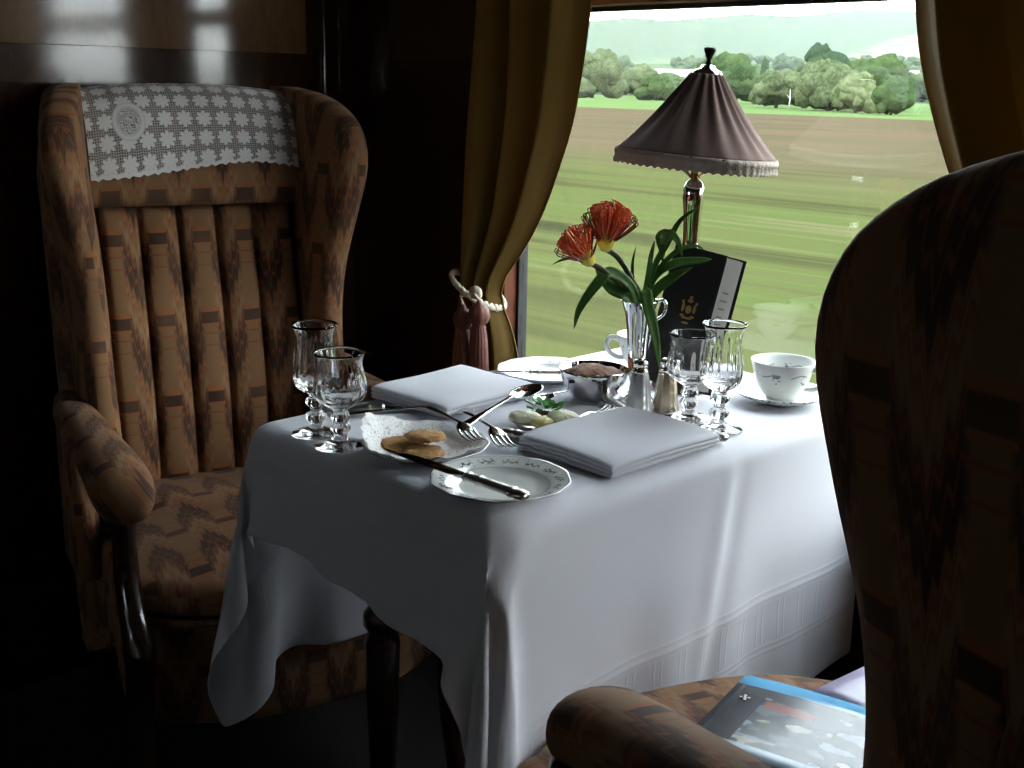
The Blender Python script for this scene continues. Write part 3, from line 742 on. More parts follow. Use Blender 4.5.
for i in range(1, 25):
    r = .080*i/24; row = []
    for j in range(96):
        a = 2*PI*j/96; zb = interp(r, [0, .04, .052, .06, .078, .09], [.0045, .0045, .006, .0105, .0160, .019])
        lift = max(0, math.cos(a-math.radians(215)))**3*max(0, (r-.035)/.05)**1.3*.030       # curled-up side
        z = zb+lift+.0018*math.sin(a*9+r*80)*(r/.08)**2
        rr = r*(1+.02*math.cos(a*24)*(r > .076)) - lift*.35
        row.append(bm.verts.new((rr*math.cos(a), rr*math.sin(a), z)))
    rows.append(row)
for j in range(96): bm.faces.new((c0, rows[0][j], rows[0][(j+1) % 96]))
grid_faces(bm, rows, closed=True)
o = obj('paper_doily', bm, M['doily']); o.location = (-1.074, .900, CZ); tag(o, 'white pierced paper doily curling up under the biscuits', 'doily')
# biscuits
def biscuit(label, x, y, z, tx, ty, seed):
    bm = bmesh.new(); lathe(bm, [(0, 0), (.022, 0), (.0255, .002), (.0262, .0045), (.024, .0075), (.018, .0088), (0, .0092)], 48)
    for v in bm.verts: v.co += V(noise.noise_vector(v.co*150+V((seed, 0, 0))))*.0022; v.co.z *= .85; v.co.x *= 1+.05*math.sin(seed)
    o = obj('biscuit', bm, M['biscuit']); o.location = (x, y, z); o.rotation_euler = (tx, ty, seed); tag(o, label, 'biscuit', 'oat biscuits on the doily')
biscuit('round biscuit lying leftmost on the doily', -1.090, .885, CZ+.0068, .02, .02, 1)
biscuit('round biscuit lying on the doily nearest the knife blade, right of the other lower one', -1.044, .880, CZ+.0068, .0, .03, 2)
biscuit('round biscuit on top of the two others on the doily', -1.066, .901, CZ+.018, .05, .05, 3)

# ------------------------------------------------------------------ CUTLERY (local x from handle end at 0 to tip)
def frame_to(a, b):
    """matrix with local x along a->b, z up-ish"""
    a, b = V(a), V(b); x = (b-a).normalized(); y = V((0, 0, 1)).cross(x).normalized(); z = x.cross(y)
    return Matrix(((x.x, y.x, z.x, a.x), (x.y, y.y, z.y, a.y), (x.z, y.z, z.z, a.z), (0, 0, 0, 1)))
def ribbon(bm, st, th=.0016):
    """stations (x, halfwidth, z) -> flattened elliptical bar"""
    pts = catmull([(a, c, b) for a, b, c in st], 4); rows = []
    for q in pts:
        rows.append([bm.verts.new((q.x, q.z*math.cos(2*PI*i/10), q.y+th*math.sin(2*PI*i/10))) for i in range(10)])
    grid_faces(bm, rows, closed=True, cap=True)
HANDLE = [(0, .004, .003), (.003, .0088, .003), (.012, .0105, .0032), (.030, .0085, .0042), (.055, .0055, .0065), (.085, .0036, .0085), (.108, .0034, .0105), (.122, .0040, .0115)]
def fork(label, a, b, group='silver table forks', L=.19):
    t = thing('fork', label, 'fork', group=group); t.matrix_world = frame_to(a, b)
    bm = bmesh.new(); ribbon(bm, HANDLE+[(.130, .0085, .0110), (.140, .0115, .0085), (.146, .0118, .0065)]); obj('handle', bm, M['silver'], t)
    bm = bmesh.new()
    for k in range(4):
        y = (k-1.5)*.0068
        tube(bm, catmull([(.140, y*.95, .0085), (.152, y, .0048), (.168, y, .0030), (.182, y, .0042), (.192, y*.97, .0075)], 4), [.0021]*12+[.0018, .0016, .0013, .0010, .0007], 8, flat=.7)
    obj('tines', bm, M['silver'], t); return t
def spoon(label, a, b, group='silver spoons', sc=1, name='spoon'):
    t = thing(name, label, 'spoon', group=group); t.matrix_world = frame_to(a, b) @ Matrix.Scale(sc, 4)
    bm = bmesh.new(); ribbon(bm, HANDLE+[(.128, .0045, .0105)]); obj('handle', bm, M['silver'], t)
    bm = bmesh.new(); rows = []
    for s_, off in ((1, 0), (-1, -.0012)):
        rows = []
        for i in range(13):
            r = i/12; row = []
            for j in range(32):
                a_ = 2*PI*j/32; w = .0195*(1+.10*math.cos(a_)); 
                x = .154+.031*r*math.cos(a_); y = w*r*math.sin(a_)*(1-.12*math.cos(a_))
                row.append(bm.verts.new((x, y, .0100-.0085*(1-r*r)+off)))
            rows.append(row)
        grid_faces(bm, rows[1:], closed=True)
        c = bm.verts.new((.154, 0, .0015+off))
        for j in range(32): bm.faces.new((c, rows[1][j], rows[1][(j+1) % 32]))
        if s_ == 1: top = rows[-1]
    for j in range(32): bm.faces.new((top[j], top[(j+1) % 32], rows[-1][(j+1) % 32], rows[-1][j]))
    bmesh.ops.delete(bm, geom=[v for v in bm.verts if not v.link_faces], context='VERTS')
    obj('bowl', bm, M['silver'], t); return t
def knife(label, a, b, group='silver-handled table knives', blade=M['steel'], sc=1):
    t = thing('table_knife' if sc == 1 else 'butter_knife', label, 'knife', group=group); t.matrix_world = frame_to(a, b) @ Matrix.Scale(sc, 4)
    bm = bmesh.new()
    st = [(0, .0045), (.003, .0085), (.010, .0092), (.016, .0078), (.020, .0098), (.026, .0082), (.05, .0080), (.066, .0078), (.070, .0092), (.074, .0076), (.084, .0074), (.088, .0090), (.092, .0066)]
    tube(bm, catmull([(x, 0, .0062) for x, r in st], 3), [interp(x.x, [s[0] for s in st], [s[1] for s in st]) for x in catmull([(x, 0, 0) for x, r in st], 3)], 16, flat=.62, up=(0, 0, 1))
    obj('handle', bm, M['dull'], t)
    bm = bmesh.new(); rows = []
    for x, w0, w1, th in [(.090, -.005, .005, .0026), (.096, -.0055, .0055, .0018), (.104, -.0085, .0075, .0010), (.15, -.0095, .0075, .0009), (.18, -.0090, .0068, .0008), (.195, -.0062, .0055, .0007), (.204, -.001, .003, .0004)]:
        rows.append([bm.verts.new(p) for p in ((x, w0, .0062), (x, (w0+w1)/2, .0062+th), (x, w1, .0062+th), (x, w1, .0062-th), (x, (w0+w1)/2, .0062-th))])
    grid_faces(bm, rows, closed=True, cap=True); obj('blade', bm, blade, t, smooth=False); return t

# ------------------------------------------------------------------ NAPKINS
def napkin(label, cx, cy, w, l, h, rz, seed):
    bm = bmesh.new(); uvl = bm.loops.layers.uv.verify()
    layers = 3; th = h/layers
    rnd = random.Random(seed)
    for k in range(layers):
        sx, sy = rnd.uniform(-.002, .003), rnd.uniform(-.003, .003); z0 = th*k; NX, NY = 24, 30; rows = []
        for side in (1, 0):
            rr = []
            for i in range(NX+1):
                row = []
                for j in range(NY+1):
                    u, v = math.sin((i/NX*2-1)*PI/2), math.sin((j/NY*2-1)*PI/2)
                    e = max(abs(u), abs(v)); ed = math.sqrt(max(0, 1-max(0, (e-.955)/.045)**2))
                    mid = z0+th/2; amp = th/2*.94*ed
                    sag = -.004*k/2*(max(0, u)**6+max(0, -v)**8)+.0012*math.sin(u*3+seed)*math.cos(v*2.4)
                    row.append(bm.verts.new((sx+u*w/2, sy+v*l/2, mid+(amp if side else -amp)+(sag if k else 0)+.0004)))
                rr.append(row)
            rows.append(rr)
        grid_faces(bm, rows[0]); grid_faces(bm, rows[1])
    bmesh.ops.remove_doubles(bm, verts=bm.verts[:], dist=1e-5)
    box_uv(bm)
    o = obj('folded_napkin', bm, M['napkin']); o.location = (cx, cy, CZ); o.rotation_euler = (0, 0, rz)
    return tag(o, label, 'napkin', 'folded white linen napkins')
napkin('folded white linen napkin left of the butter dish, towards the empty armchair', -1.240, 1.104, .156, .186, .022, .06, 1)
napkin('folded white linen napkin on the right, before the salt and pepper shakers', -.922, 1.100, .160, .205, .022, -.02, 5)

z0 = CZ
knife('knife across the front plate at the near corner, blade reaching the biscuit plate', (-.828, .842, z0+.0145), (-1.015, .832, z0+.0165))
knife('knife lying across the white plate at the far end of the table', (-1.188, 1.293, 0.7480), (-1.256, 1.212, 0.7495), sc=.66)
fork('fork pointing between the biscuit plate and front plate, leftmost of the pair of forks', (-1.189, 1.014, 0.7450), (-0.983, 0.932, 0.7470))
fork('fork between the front plate and the right napkin, second of the pair of forks', (-1.164, 1.051, 0.7410), (-0.983, 0.973, 0.7370))
fork('fork by the butter dish, its tines against the edge of the right napkin', (-0.998, 1.033, 0.7370), (-1.031, 1.205, 0.7370), )
spoon('large silver spoon with its bowl resting on the rim of the butter dish', (-1.093, 0.975, 0.7400), (-1.114, 1.156, 0.7620), sc=.98, name='serving_spoon')
spoon('silver teaspoon lying before the sugar bowl at the table centre', (-1.136, 1.281, 0.7380), (-1.135, 1.190, 0.7370), sc=.62, name='teaspoon')
knife('knife with its rounded handle end showing left of the right napkin', (-1.053, 1.024, 0.7340), (-0.945, 1.055, 0.7345))
knife('knife sticking out behind the right napkin, in front of the salt shaker', (-1.085, 1.258, 0.7340), (-0.949, 1.200, 0.7345))
knife('knife lying along the far side of the right napkin, under the goblet', (-.842, 1.225, z0), (-1.02, 1.228, z0))
spoon('dessert spoon handle beside the knife behind the right napkin', (-.846, 1.206, z0), (-.99, 1.208, z0))
fork('fork handle lying between the left glasses and the left napkin', (-1.275, .915, z0), (-1.180, 1.03, z0+.001))
knife('knife beside the fork between the left glasses and the left napkin', (-1.300, .905, z0), (-1.215, 1.03, z0))

# ------------------------------------------------------------------ BUTTER DISH
t = thing('butter_dish', 'small round silver dish of butter curls at the table centre', 'dish', (-1.044, 1.093, CZ))
bm = bmesh.new(); lathe(bm, [(0, .002), (.028, .0025), (.040, .007), (.044, .012), (.0452, .0125), (.0445, .0105), (.040, .005), (.030, 0), (0, 0)], 64); obj('dish_body', bm, M['silver'], t)
def pat(label, x, y, z, rz, tilt, m):
    bm = bmesh.new(); rows = []
    prof = [(0, -.006), (.7, -.006), (.95, -.004), (1, 0), (.95, .004), (.75, .006), (.4, .0072), (0, .0078)]
    lathe(bm, prof, 40)
    for v in bm.verts:
        a = math.atan2(v.co.y, v.co.x); v.co.x *= .0235; v.co.y *= .0155; v.co.z += .0008*math.sin(v.co.x*900)*(v.co.z > .003)
    o = obj('butter_pat', bm, [m]); o.location = (x, y, z); o.rotation_euler = (tilt, .12, rz); tag(o, label, 'butter', 'butter pats in the silver dish')
pat('pale yellow butter pat on the left of the silver dish', -1.062, 1.074, CZ+.0135, 1.1, .25, M['lemon'])
pat('yellow butter pat at the middle of the silver dish, below the parsley', -1.040, 1.086, CZ+.0105, 2.0, -.1, M['butter'])
pat('creamy butter pat on the right of the silver dish', -1.026, 1.110, CZ+.0145, 1.0, .35, M['lemon'])
bm = bmesh.new()
for i in range(16):
    a = i*2.4; r = .006*math.sqrt(i/4); p = V((r*math.cos(a), r*math.sin(a), .004+.006*random.random())); q = [bm.verts.new(p+V(c)*.0055) for c in ((0, 0, 0), (.8, .5, .5), (1.3, 0, .7), (.8, -.6, .3))]
    bmesh.ops.rotate(bm, verts=q, cent=p, matrix=Matrix.Rotation(a, 3, 'Z')); bm.faces.new(q)
o = obj('parsley_sprig', bm, M['parsley'], smooth=False); o.modifiers.new('t', 'SOLIDIFY').thickness = .0008; o.location = (-1.048, 1.097, CZ+.018); o.scale = (1.7,)*3
tag(o, 'small green parsley sprig on top of the butter', 'parsley')

# ------------------------------------------------------------------ SUGAR BOWL
t = thing('sugar_bowl', 'hammered silver bowl of brown sugar, left of the salt shaker', 'bowl', (-1.108, 1.262, CZ)); t.scale = (1.12,)*3
bm = bmesh.new(); lathe(bm, [(0, .003), (.018, .003), (.032, .012), (.041, .027), (.0445, .040), (.0455, .041), (.0462, .0398), (.043, .026), (.034, .009), (.022, 0), (0, 0)], 64, fn=lambda a, r, z: r*(1+.012*math.cos(a*18)*(z < .036))); obj('bowl_body', bm, M['chrome'], t)
bm = bmesh.new(); lathe(bm, [(0, .043), (.015, .042), (.03, .038), (.0415, .033), (.036, .024), (0, .02)], 40)
for v in bm.verts: v.co += V(noise.noise_vector(v.co*90))*.003*(v.co.z > .03)
o = obj('brown_sugar', bm, M['sugar']); o.location = (-1.108, 1.262, CZ); o.scale = (1.12,)*3; tag(o, 'heap of brown sugar filling the silver bowl', 'sugar', kind='stuff')

# ------------------------------------------------------------------ SALT & PEPPER
def shaker(name, label, x, y, body, k=1.0):
    t = thing(name, label, 'shaker', (x, y, CZ), 0, 'salt and pepper shakers')
    bm = bmesh.new(); lathe(bm, [(0, 0), (.0175, 0), (.0185, .003), (.0175, .012), (.0140, .040), (.0118, .055), (.011, .0585), (0, .0585)], 64, fn=lambda a, r, z: r*(1+.035*math.cos(a*10)*(.002 < z < .056)))
    obj('fluted_body', bm, body, t)
    bm = bmesh.new(); lathe(bm, [(.011, .0585), (.0118, .0595), (.0118, .063), (.0105, .0640), (.0105, .070), (.0112, .0725), (.009, .0765), (.004, .0785), (0, .079)], 40); obj('cap', bm, M['chrome'], t)
    for i in range(5):
        pass
    return t
m, nt, out = mat('salt_glass'); b = nt.nodes.new('ShaderNodeBsdfPrincipled'); b.inputs['Base Color'].default_value = (.72, .73, .75, 1); b.inputs['Roughness'].default_value = .12; b.inputs['Metallic'].default_value = .35; nt.links.new(b.outputs[0], out.inputs[0])
shaker('salt_shaker', 'fluted salt shaker, pale silver, left of the gilt pepper shaker', -1.010, 1.249, m)
shaker('pepper_shaker', 'fluted pepper shaker, tan gilt, between the salt shaker and the goblet', -.991, 1.285, M['goldcap'])

# ------------------------------------------------------------------ CUPS
def cup_mesh(t):
    bm = bmesh.new(); lathe(bm, [(0, .003), (.016, .0035), (.0255, .010), (.034, .022), (.0395, .036), (.0428, .050), (.0455, .0575), (.0468, .0582), (.0470, .0572), (.0442, .0485), (.041, .035), (.0355, .020), (.027, .0075), (.0225, .0035), (.0215, 0), (.0195, 0), (.0185, .0015), (0, .0015)], 72)
    obj('cup_body', bm, M['cup'], t)
    bm = bmesh.new(); tube(bm, catmull([(.0415, 0, .047), (.055, 0, .051), (.063, 0, .042), (.060, 0, .028), (.047, 0, .019), (.0335, 0, .018)], 6), .0030, 10, flat=1.4); obj('handle', bm, M['white'], t)
def cup(label, x, y, rz, z=0, loc=None):
    t = thing('teacup', label, 'cup', (x, y, CZ+z), rz, 'white sprigged teacups'); cup_mesh(t); return t
cup('white teacup behind the silver vase, its handle towards the left', -1.175, 1.462, math.radians(215))
SX, SY = -.915, 1.462
bm = bmesh.new(); lathe(bm, [(0, .002), (.022, .002), (.024, .004), (.027, .003), (.045, .006), (.062, .012), (.070, .0165), (.0712, .0168), (.0708, .0152), (.060, .0095), (.045, .0035), (.032, .0), (0, 0)], 80)
o = obj('saucer', bm, M['china']); o.location = (SX, SY, CZ); tag(o, 'white saucer under the right teacup', 'saucer')
cup('white teacup on the saucer at the right end of the table', SX, SY, math.radians(20), .0042)

# ------------------------------------------------------------------ VASE + FLOWERS
VX, VY = -1.058, 1.299
t = thing('bud_vase', 'slim flared silver vase holding the orange flowers', 'vase', (VX, VY, CZ))
bm = bmesh.new(); lathe(bm, [(0, 0), (.026, 0), (.027, .003), (.020, .008), (.010, .014), (.0078, .022), (.010, .030), (.013, .045), (.0145, .065), (.0155, .085), (.0175, .110), (.0210, .132), (.0268, .149), (.0275, .150), (.0265, .1485), (.0195, .131), (.016, .110), (.014, .085), (.012, .05), (0, .04)], 64)
obj('vase_body', bm, M['chrome'], t)
bm = bmesh.new(); tube(bm, catmull([(.026, 0, .148), (.034, 0, .150), (.038, 0, .142), (.034, 0, .128), (.020, 0, .118)], 5), .0026, 8); o = obj('vase_handle', bm, M['chrome'], t); o.rotation_euler = (0, 0, .8)
vt = V((VX, VY, CZ+.147))
RT = V((.698, .715, 0)); UPV = V((0, 0, 1)); TOW = V((.71, -.70, 0))    # right / up / towards the viewer's side of the table
def protea(label, head, axis, R_, n, stem_pts):
    t = thing('pincushion_flower', label, 'flower', tuple(vt), 0, 'orange pincushion flowers in the vase')
    head = V(head)-vt; ax = V(axis).normalized(); s1 = ax.orthogonal().normalized(); s2 = ax.cross(s1); rnd = random.Random(n)
    bm = bmesh.new(); tube(bm, catmull([V(p)-vt for p in stem_pts]+[head], 8), .0042, 10); obj('stem', bm, M['stem'], t)
    bm = bmesh.new()
    rows = []
    for i in range(9):
        f = i/8; r = .013*math.sin(PI*(.15+.75*f))*(R_/.038); rows.append([bm.verts.new(head+ax*(R_*.9*f-.004)+(s1*math.cos(2*PI*j/20)+s2*math.sin(2*PI*j/20))*r) for j in range(20)])
    grid_faces(bm, rows, closed=True, cap=True); obj('flower_cone', bm, M['yellowg'], t)
    for nm, mt, cnt, lo, hi in (('inner_styles', M['orange'], n, 0.05, .86), ('outer_styles', M['crimson'], n//4, .8, 1.25)):
        bm = bmesh.new()
        for i in range(cnt):
            ph = rnd.uniform(0, 2*PI); th = lo+(hi-lo)*math.sqrt((i+.5)/cnt)
            rd = s1*math.cos(ph)+s2*math.sin(ph)
            b0 = head+ax*(R_*(.55-.4*th/1.5))+rd*R_*.25*math.sin(th)
            d1 = (ax*math.cos(th*.7)+rd*math.sin(th*.7)); d2 = (ax*math.cos(th*.5+.1)+rd*math.sin(th*.5+.1))
            L = R_*rnd.uniform(.95, 1.12)
            p1 = b0+d1*L*.55; p2 = p1+d2*L*.45+rd*.0; p3 = p2+(ax*.6-rd*.8).normalized()*L*.16
            tube(bm, catmull([b0, p1, p2, p3], 4), [.0010]*4+[.0009]*4+[.0008]*4+[.0013], 5)
        obj(nm, bm, mt, t)
    return t
hA = vt+RT*(-.054)+UPV*.078+TOW*.010; hB = vt+RT*(-.076)+UPV*.060+TOW*.030
protea('larger orange pincushion flower, upright, on the right of the pair in the vase', hA, (RT*.10+UPV*1+TOW*.15), .041, 170, [vt+V((0, 0, -.10)), vt, vt+RT*(-.012)+UPV*.03, vt+RT*(-.033)+UPV*.062])
protea('smaller orange pincushion flower leaning left, beside the larger one in the vase', hB, (-RT*.55+UPV*.8+TOW*.25), .036, 95, [vt+V((0, 0, -.10)), vt+RT*-.004, vt+RT*(-.022)+UPV*.022+TOW*.01, vt+RT*(-.05)+UPV*.044+TOW*.02])
def leafblade(bm, pts, wid, nrm, fold=.25):
    P_ = catmull(pts, 8); n = len(P_); rows = []
    for i, p in enumerate(P_):
        f = i/(n-1); w = .82*wid*math.sin(PI*min(1, .08+.92*f))**.8*(1 if f < .98 else .1)
        d = (P_[min(i+1, n-1)]-P_[max(i-1, 0)]).normalized(); sd = d.cross(V(nrm)).normalized(); up = sd.cross(d)
        rows.append([bm.verts.new(p+sd*w*k+up*abs(k)*w*fold) for k in (-1, -.5, 0, .5, 1)])
    grid_faces(bm, rows)
t = thing('foliage_sprig', 'long green pointed leaves arching out of the silver vase', 'foliage', tuple(vt))
Q = lambda r, u, k=0: RT*r+UPV*u+TOW*k
LV = [
    ([Q(0, -.03), Q(-.012, .02, .01), Q(-.045, .045, .02), Q(-.065, .030, .03), Q(-.088, -.004, .035), Q(-.096, -.035, .035)], .010),   # left drooping
    ([Q(0, -.02), Q(-.02, .010, .01), Q(-.045, .022, .012), Q(-.068, .050, .012)], .013),                                          # broad behind
    ([Q(0, -.02), Q(-.04, .03, .0), Q(-.085, .063, .0), Q(-.110, .060, .0), Q(-.128, .052, 0)], .0035),
    ([Q(0, -.02), Q(.004, .02, .03), Q(.008, .000, .042), Q(.020, -.045, .045), Q(.028, -.088, .045)], .010),                       # down over vase
    ([Q(0, -.02), Q(.018, .035), Q(.045, .056), Q(.082, .062), Q(.100, .064)], .008),
    ([Q(0, -.02), Q(.02, .040), Q(.05, .075), Q(.075, .082), Q(.088, .078)], .0045),
    ([Q(0, -.02), Q(.018, .05), Q(.035, .085), Q(.052, .118), Q(.078, .138)], .0055),
    ([Q(.03, .065), Q(.030, .085), Q(.036, .101, .01), Q(.048, .090, .015), Q(.056, .066, .018)], .007),
    ([Q(.03, .06), Q(.026, .078), Q(.022, .095), Q(.030, .104, .01), Q(.040, .102, .015)], .005),
    ([Q(0, -.02), Q(.010, .04), Q(.012, .07, .01), Q(.016, .092, .01)], .0045),
    ([Q(0, -.02), Q(-.01, .03, -.01), Q(-.012, .055, -.01), Q(-.008, .080, -.01)], .0030),
    ([Q(.0, -.02), Q(.02, .02, .02), Q(.045, .042, .02), Q(.07, .055, .02)], .009),
]
for pts, w in LV:
    bm = bmesh.new(); leafblade(bm, pts, w, tuple((TOW*.8+UPV*.45)))
    o = obj('leaf', bm, M['leaf'], t); o.modifiers.new('t', 'SOLIDIFY').thickness = .0007

# ------------------------------------------------------------------ MENU
t = thing('menu_booklet', 'black menu booklet with a gilt crest leaning against the lamp, pages showing on its right', 'menu')
org = V((-1.024, 1.341, CZ))
ang = math.radians(13); lean = math.radians(11)
xa = (V((.72, .69, 0))).normalized(); ya = V((-.69, .72, 0)).normalized(); za = (UPV*math.cos(lean)+ya*math.sin(lean)); yn = xa.cross(za)*-1
xr = xa*math.cos(ang)-za*math.sin(ang); zr = za*math.cos(ang)+xa*math.sin(ang); yr = zr.cross(xr)
t.matrix_world = Matrix(((xr.x, yr.x, zr.x, org.x), (xr.y, yr.y, zr.y, org.y), (xr.z, yr.z, zr.z, org.z+.021), (0, 0, 0, 1)))
HW, HH = .088, .205
bm = bmesh.new(); box(bm, -.045, .030, -.0012, .0012, 0, HH, .0008, 1); obj('front_cover', bm, M['black'], t, smooth=False)
bm = bmesh.new(); box(bm, -.043, .054, .004, .0052, .004, HH-.004); box(bm, -.043, .050, .0062, .0068, .003, HH-.003); pg = obj('pages', bm, M['paper'], t, smooth=False)
bm = bmesh.new(); box(bm, -.045, .060, .0085, .0110, 0, HH, .0008, 1); obj('back_cover', bm, M['black'], t, smooth=False)
bm = bmesh.new(); box(bm, -.0475, -.044, -.0012, .0110, 0, HH, .001, 1); obj('spine', bm, M['black'], t, smooth=False)
bm = bmesh.new()
for i in range(9): w = random.uniform(.006, .011); box(bm, .041-w/2, .041+w/2, .0034, .0040, .150-.012*i, .1525-.012*i)
obj('printed_lines', bm, M['ink'], pg, smooth=False)
bm = bmesh.new()          # crest: two supporters, shield, crown and scroll
def blob(cx, cz, rx, rz_, n=14):
    vs = [bm.verts.new((cx+rx*math.cos(2*PI*i/n), -.0016, cz+rz_*math.sin(2*PI*i/n))) for i in range(n)]; vb = [bm.verts.new((v.co.x, -.0010, v.co.z)) for v in vs]
    bm.faces.new(vs); grid_faces(bm, [vs, vb], closed=True)
cz = .115; cx = -.006
blob(cx, cz, .0045, .0062); blob(cx, cz+.013, .0045, .0028); blob(cx, cz+.018, .0028, .0022); blob(cx-.0085, cz+.002, .0022, .0068); blob(cx+.0085, cz+.002, .0022, .0068); blob(cx-.010, cz+.010, .0020, .0026); blob(cx+.010, cz+.010, .0020, .0026)
blob(cx-.0075, cz-.010, .0035, .0018); blob(cx+.0075, cz-.010, .0035, .0018); blob(cx, cz-.013, .008, .0015); blob(cx, cz-.020, .0052, .0014)
obj('gilt_crest', bm, M['gilt'], bpy.data.objects.get('front_cover'), smooth=False)

# ------------------------------------------------------------------ LAMP
LX, LY = -1.061, 1.416
t = thing('table_lamp', 'silver table lamp with a pleated dusty pink shade, before the window', 'lamp', (LX, LY, CZ), 0)
bm = bmesh.new(); lathe(bm, [(0, 0), (.046, 0), (.048, .003), (.047, .010), (.040, .014), (.030, .017), (0, .018)], 48); obj('base', bm, M['felt'], t)
oct_ = lambda a, r, z: r*(1+.030*math.cos(a*8)) if .04 < z < .29 else r
bm = bmesh.new(); lathe(bm, [(.036, .0145), (.037, .020), (.028, .026), (.016, .034), (.012, .044), (.0105, .06), (.0098, .16), (.0108, .19), (.0120, .205), (.0145, .211), (.0128, .217), (.0118, .225), (.0128, .262), (.0150, .285), (.0165, .290), (.0150, .296), (.0158, .303), (.0120, .312), (.006, .318), (0, .319)], 64, fn=oct_); obj('column', bm, M['chrome'], t)
bm = bmesh.new()
for k in (0, 1):
    a = k*PI+.2; c, s_ = math.cos(a), math.sin(a); tube(bm, catmull([(0, 0, .315), (.008*c, .008*s_, .322), (.022*c, .022*s_, .331), (.040*c, .040*s_, .334), (.056*c, .056*s_, .345), (.055*c, .055*s_, .40), (.010*c, .010*s_, .462)], 5), .0024, 8)
lathe(bm, [(.005, .318), (.006, .330), (.006, .36), (0, .362)], 20)
obj('harp', bm, M['gold'], t)
SZ0, SZ1 = .343, .468
def shade_r(a, r, z):
    sq = 1/((abs(math.cos(a-.2))**3.0+abs(math.sin(a-.2))**3.0)**(1/3.0)); q = (sq*.95-1)*.7+1
    return r*q
bm = bmesh.new(); rows = []; NT = 240
for i in range(26):
    f = i/25; z = SZ0+.010+(SZ1-SZ0-.010)*f; r = .115*(1-f)**1.0+.022*f - .006*math.sin(f*PI); row = []
    for j in range(NT):
        a = 2*PI*j/NT; pl = .0038*(1-.62*abs(2*f-1)**2)*math.sin(a*17+.7*math.sin(a*3+1)+f*.4) + .0022*math.sin(a*9+2)*math.sin(f*PI)
        rr = shade_r(a, r, z)+pl*(.55+.45*f); row.append(bm.verts.new((rr*math.cos(a), rr*math.sin(a), z)))
    rows.append(row)
grid_faces(bm, rows, closed=True)
TM = Matrix.Translation((0, 0, .33)) @ Matrix.Rotation(math.radians(4.0), 4, V((.71, -.70, 0))*-1) @ Matrix.Translation((0, 0, -.33))
o = obj('lamp_shade', bm, M['shade'], t); o.matrix_local = TM; o.modifiers.new('t', 'SOLIDIFY').thickness = .0015
sh = o
bm = bmesh.new(); rows = []
for z, dr in ((SZ0-.006, .0030), (SZ0-.004, .0040), (SZ0+.004, .0018), (SZ0+.004, .0026), (SZ0+.009, .0036), (SZ0+.012, .0016), (SZ0+.008, .0006), (SZ0-.004, .0010)):
    rows.append([bm.verts.new(((shade_r(2*PI*j/NT, .1135, 0)+dr+.0008*math.sin(j*1.3))*math.cos(2*PI*j/NT), (shade_r(2*PI*j/NT, .1135, 0)+dr+.0008*math.sin(j*1.3))*math.sin(2*PI*j/NT), z+(-.0022 if (j % 4 < 2 and z < SZ0-.002) else 0)-(.002 if z < SZ0+.01 else 0))) for j in range(NT)])
rows.append(rows[0]); grid_faces(bm, rows, closed=True); obj('braid_trim', bm, M['fringe'], sh)
bm = bmesh.new(); lathe(bm, [(.022, .468), (.020, .472), (.012, .475), (.009, .480), (0, .481)], 32); obj('shade_cap', bm, M['chrome'], sh)
bm = bmesh.new(); lathe(bm, [(.0045, .478), (.0055, .482), (.0040, .487), (.0050, .492), (.0085, .499), (.0092, .503), (.0080, .5045), (0, .505)], 24); obj('finial', bm, M['blackmetal'], sh)

# ------------------------------------------------------------------ BROCHURE on the right seat
def cover_mat():
    m, nt, out = mat('brochure_print'); g = G(nt)
    tc = g.n('ShaderNodeTexCoord'); sp = g.n('ShaderNodeSeparateXYZ'); nt.links.new(tc.outputs['Object'], sp.inputs[0]); x, y = sp.outputs[0], sp.outputs[1]
    n = g.n('ShaderNodeTexVoronoi'); n.inputs['Scale'].default_value = 28; n.distance = 'MANHATTAN'
    mp = g.n('ShaderNodeMapping'); mp.inputs['Scale'].default_value = (1, 2.2, 1); nt.links.new(tc.outputs['Object'], mp.inputs[0]); nt.links.new(mp.outputs[0], n.inputs['Vector'])
    r = g.n('ShaderNodeValToRGB'); r.color_ramp.interpolation = 'CONSTANT'
    el = r.color_ramp.elements; el[0].color = (.05, .06, .07, 1); el[1].position = .45; el[1].color = (.16, .18, .20, 1)
    for p, c in ((.62, (.45, .46, .40, 1)), (.78, (.08, .10, .12, 1)), (.88, (.30, .36, .42, 1))): e = el.new(p); e.color = c
    sepc = g.n('ShaderNodeSeparateColor'); nt.links.new(n.outputs['Color'], sepc.inputs[0]); nt.links.new(sepc.outputs[0], r.inputs[0])
    c = r.outputs[0]
    c = g.mix(g.m('SUBTRACT', 1, g.step(x, -.062, .0005)), c, (.02, .025, .035))
    c = g.mix(g.m('MULTIPLY', g.band(x, -.058, .0, .001), g.band(y, .022, .040, .001)), c, (.32, .10, .09))
    c = g.mix(g.step(y, .066, .0006), c, (.10, .42, .72)); c = g.mix(g.band(y, .046, .066, .0006), c, (.045, .055, .065))
    c = g.mix(g.m('SUBTRACT', 1, g.step(y, -.062, .0006)), c, (.45, .58, .68))
    b = g.n('ShaderNodeBsdfPrincipled'); nt.links.new(c, b.inputs['Base Color']); b.inputs['Roughness'].default_value = .22; nt.links.new(b.outputs[0], out.inputs[0]); return m
SZ = .500
t = thing('brochure', 'glossy brochure with a blue band lying on the seat of the right armchair', 'brochure', (-.585, 1.035, SZ), math.radians(12))
bm = bmesh.new(); NXX = 14; rows = []
for i in range(NXX+1):
    x = -.105+.21*i/NXX; rows.append([bm.verts.new((x, -.09+.18*j/8, .004-.012*(x/.105)**2*0-.010*max(0, abs(x)/.105-.2)**1.5*.6)) for j in range(9)])
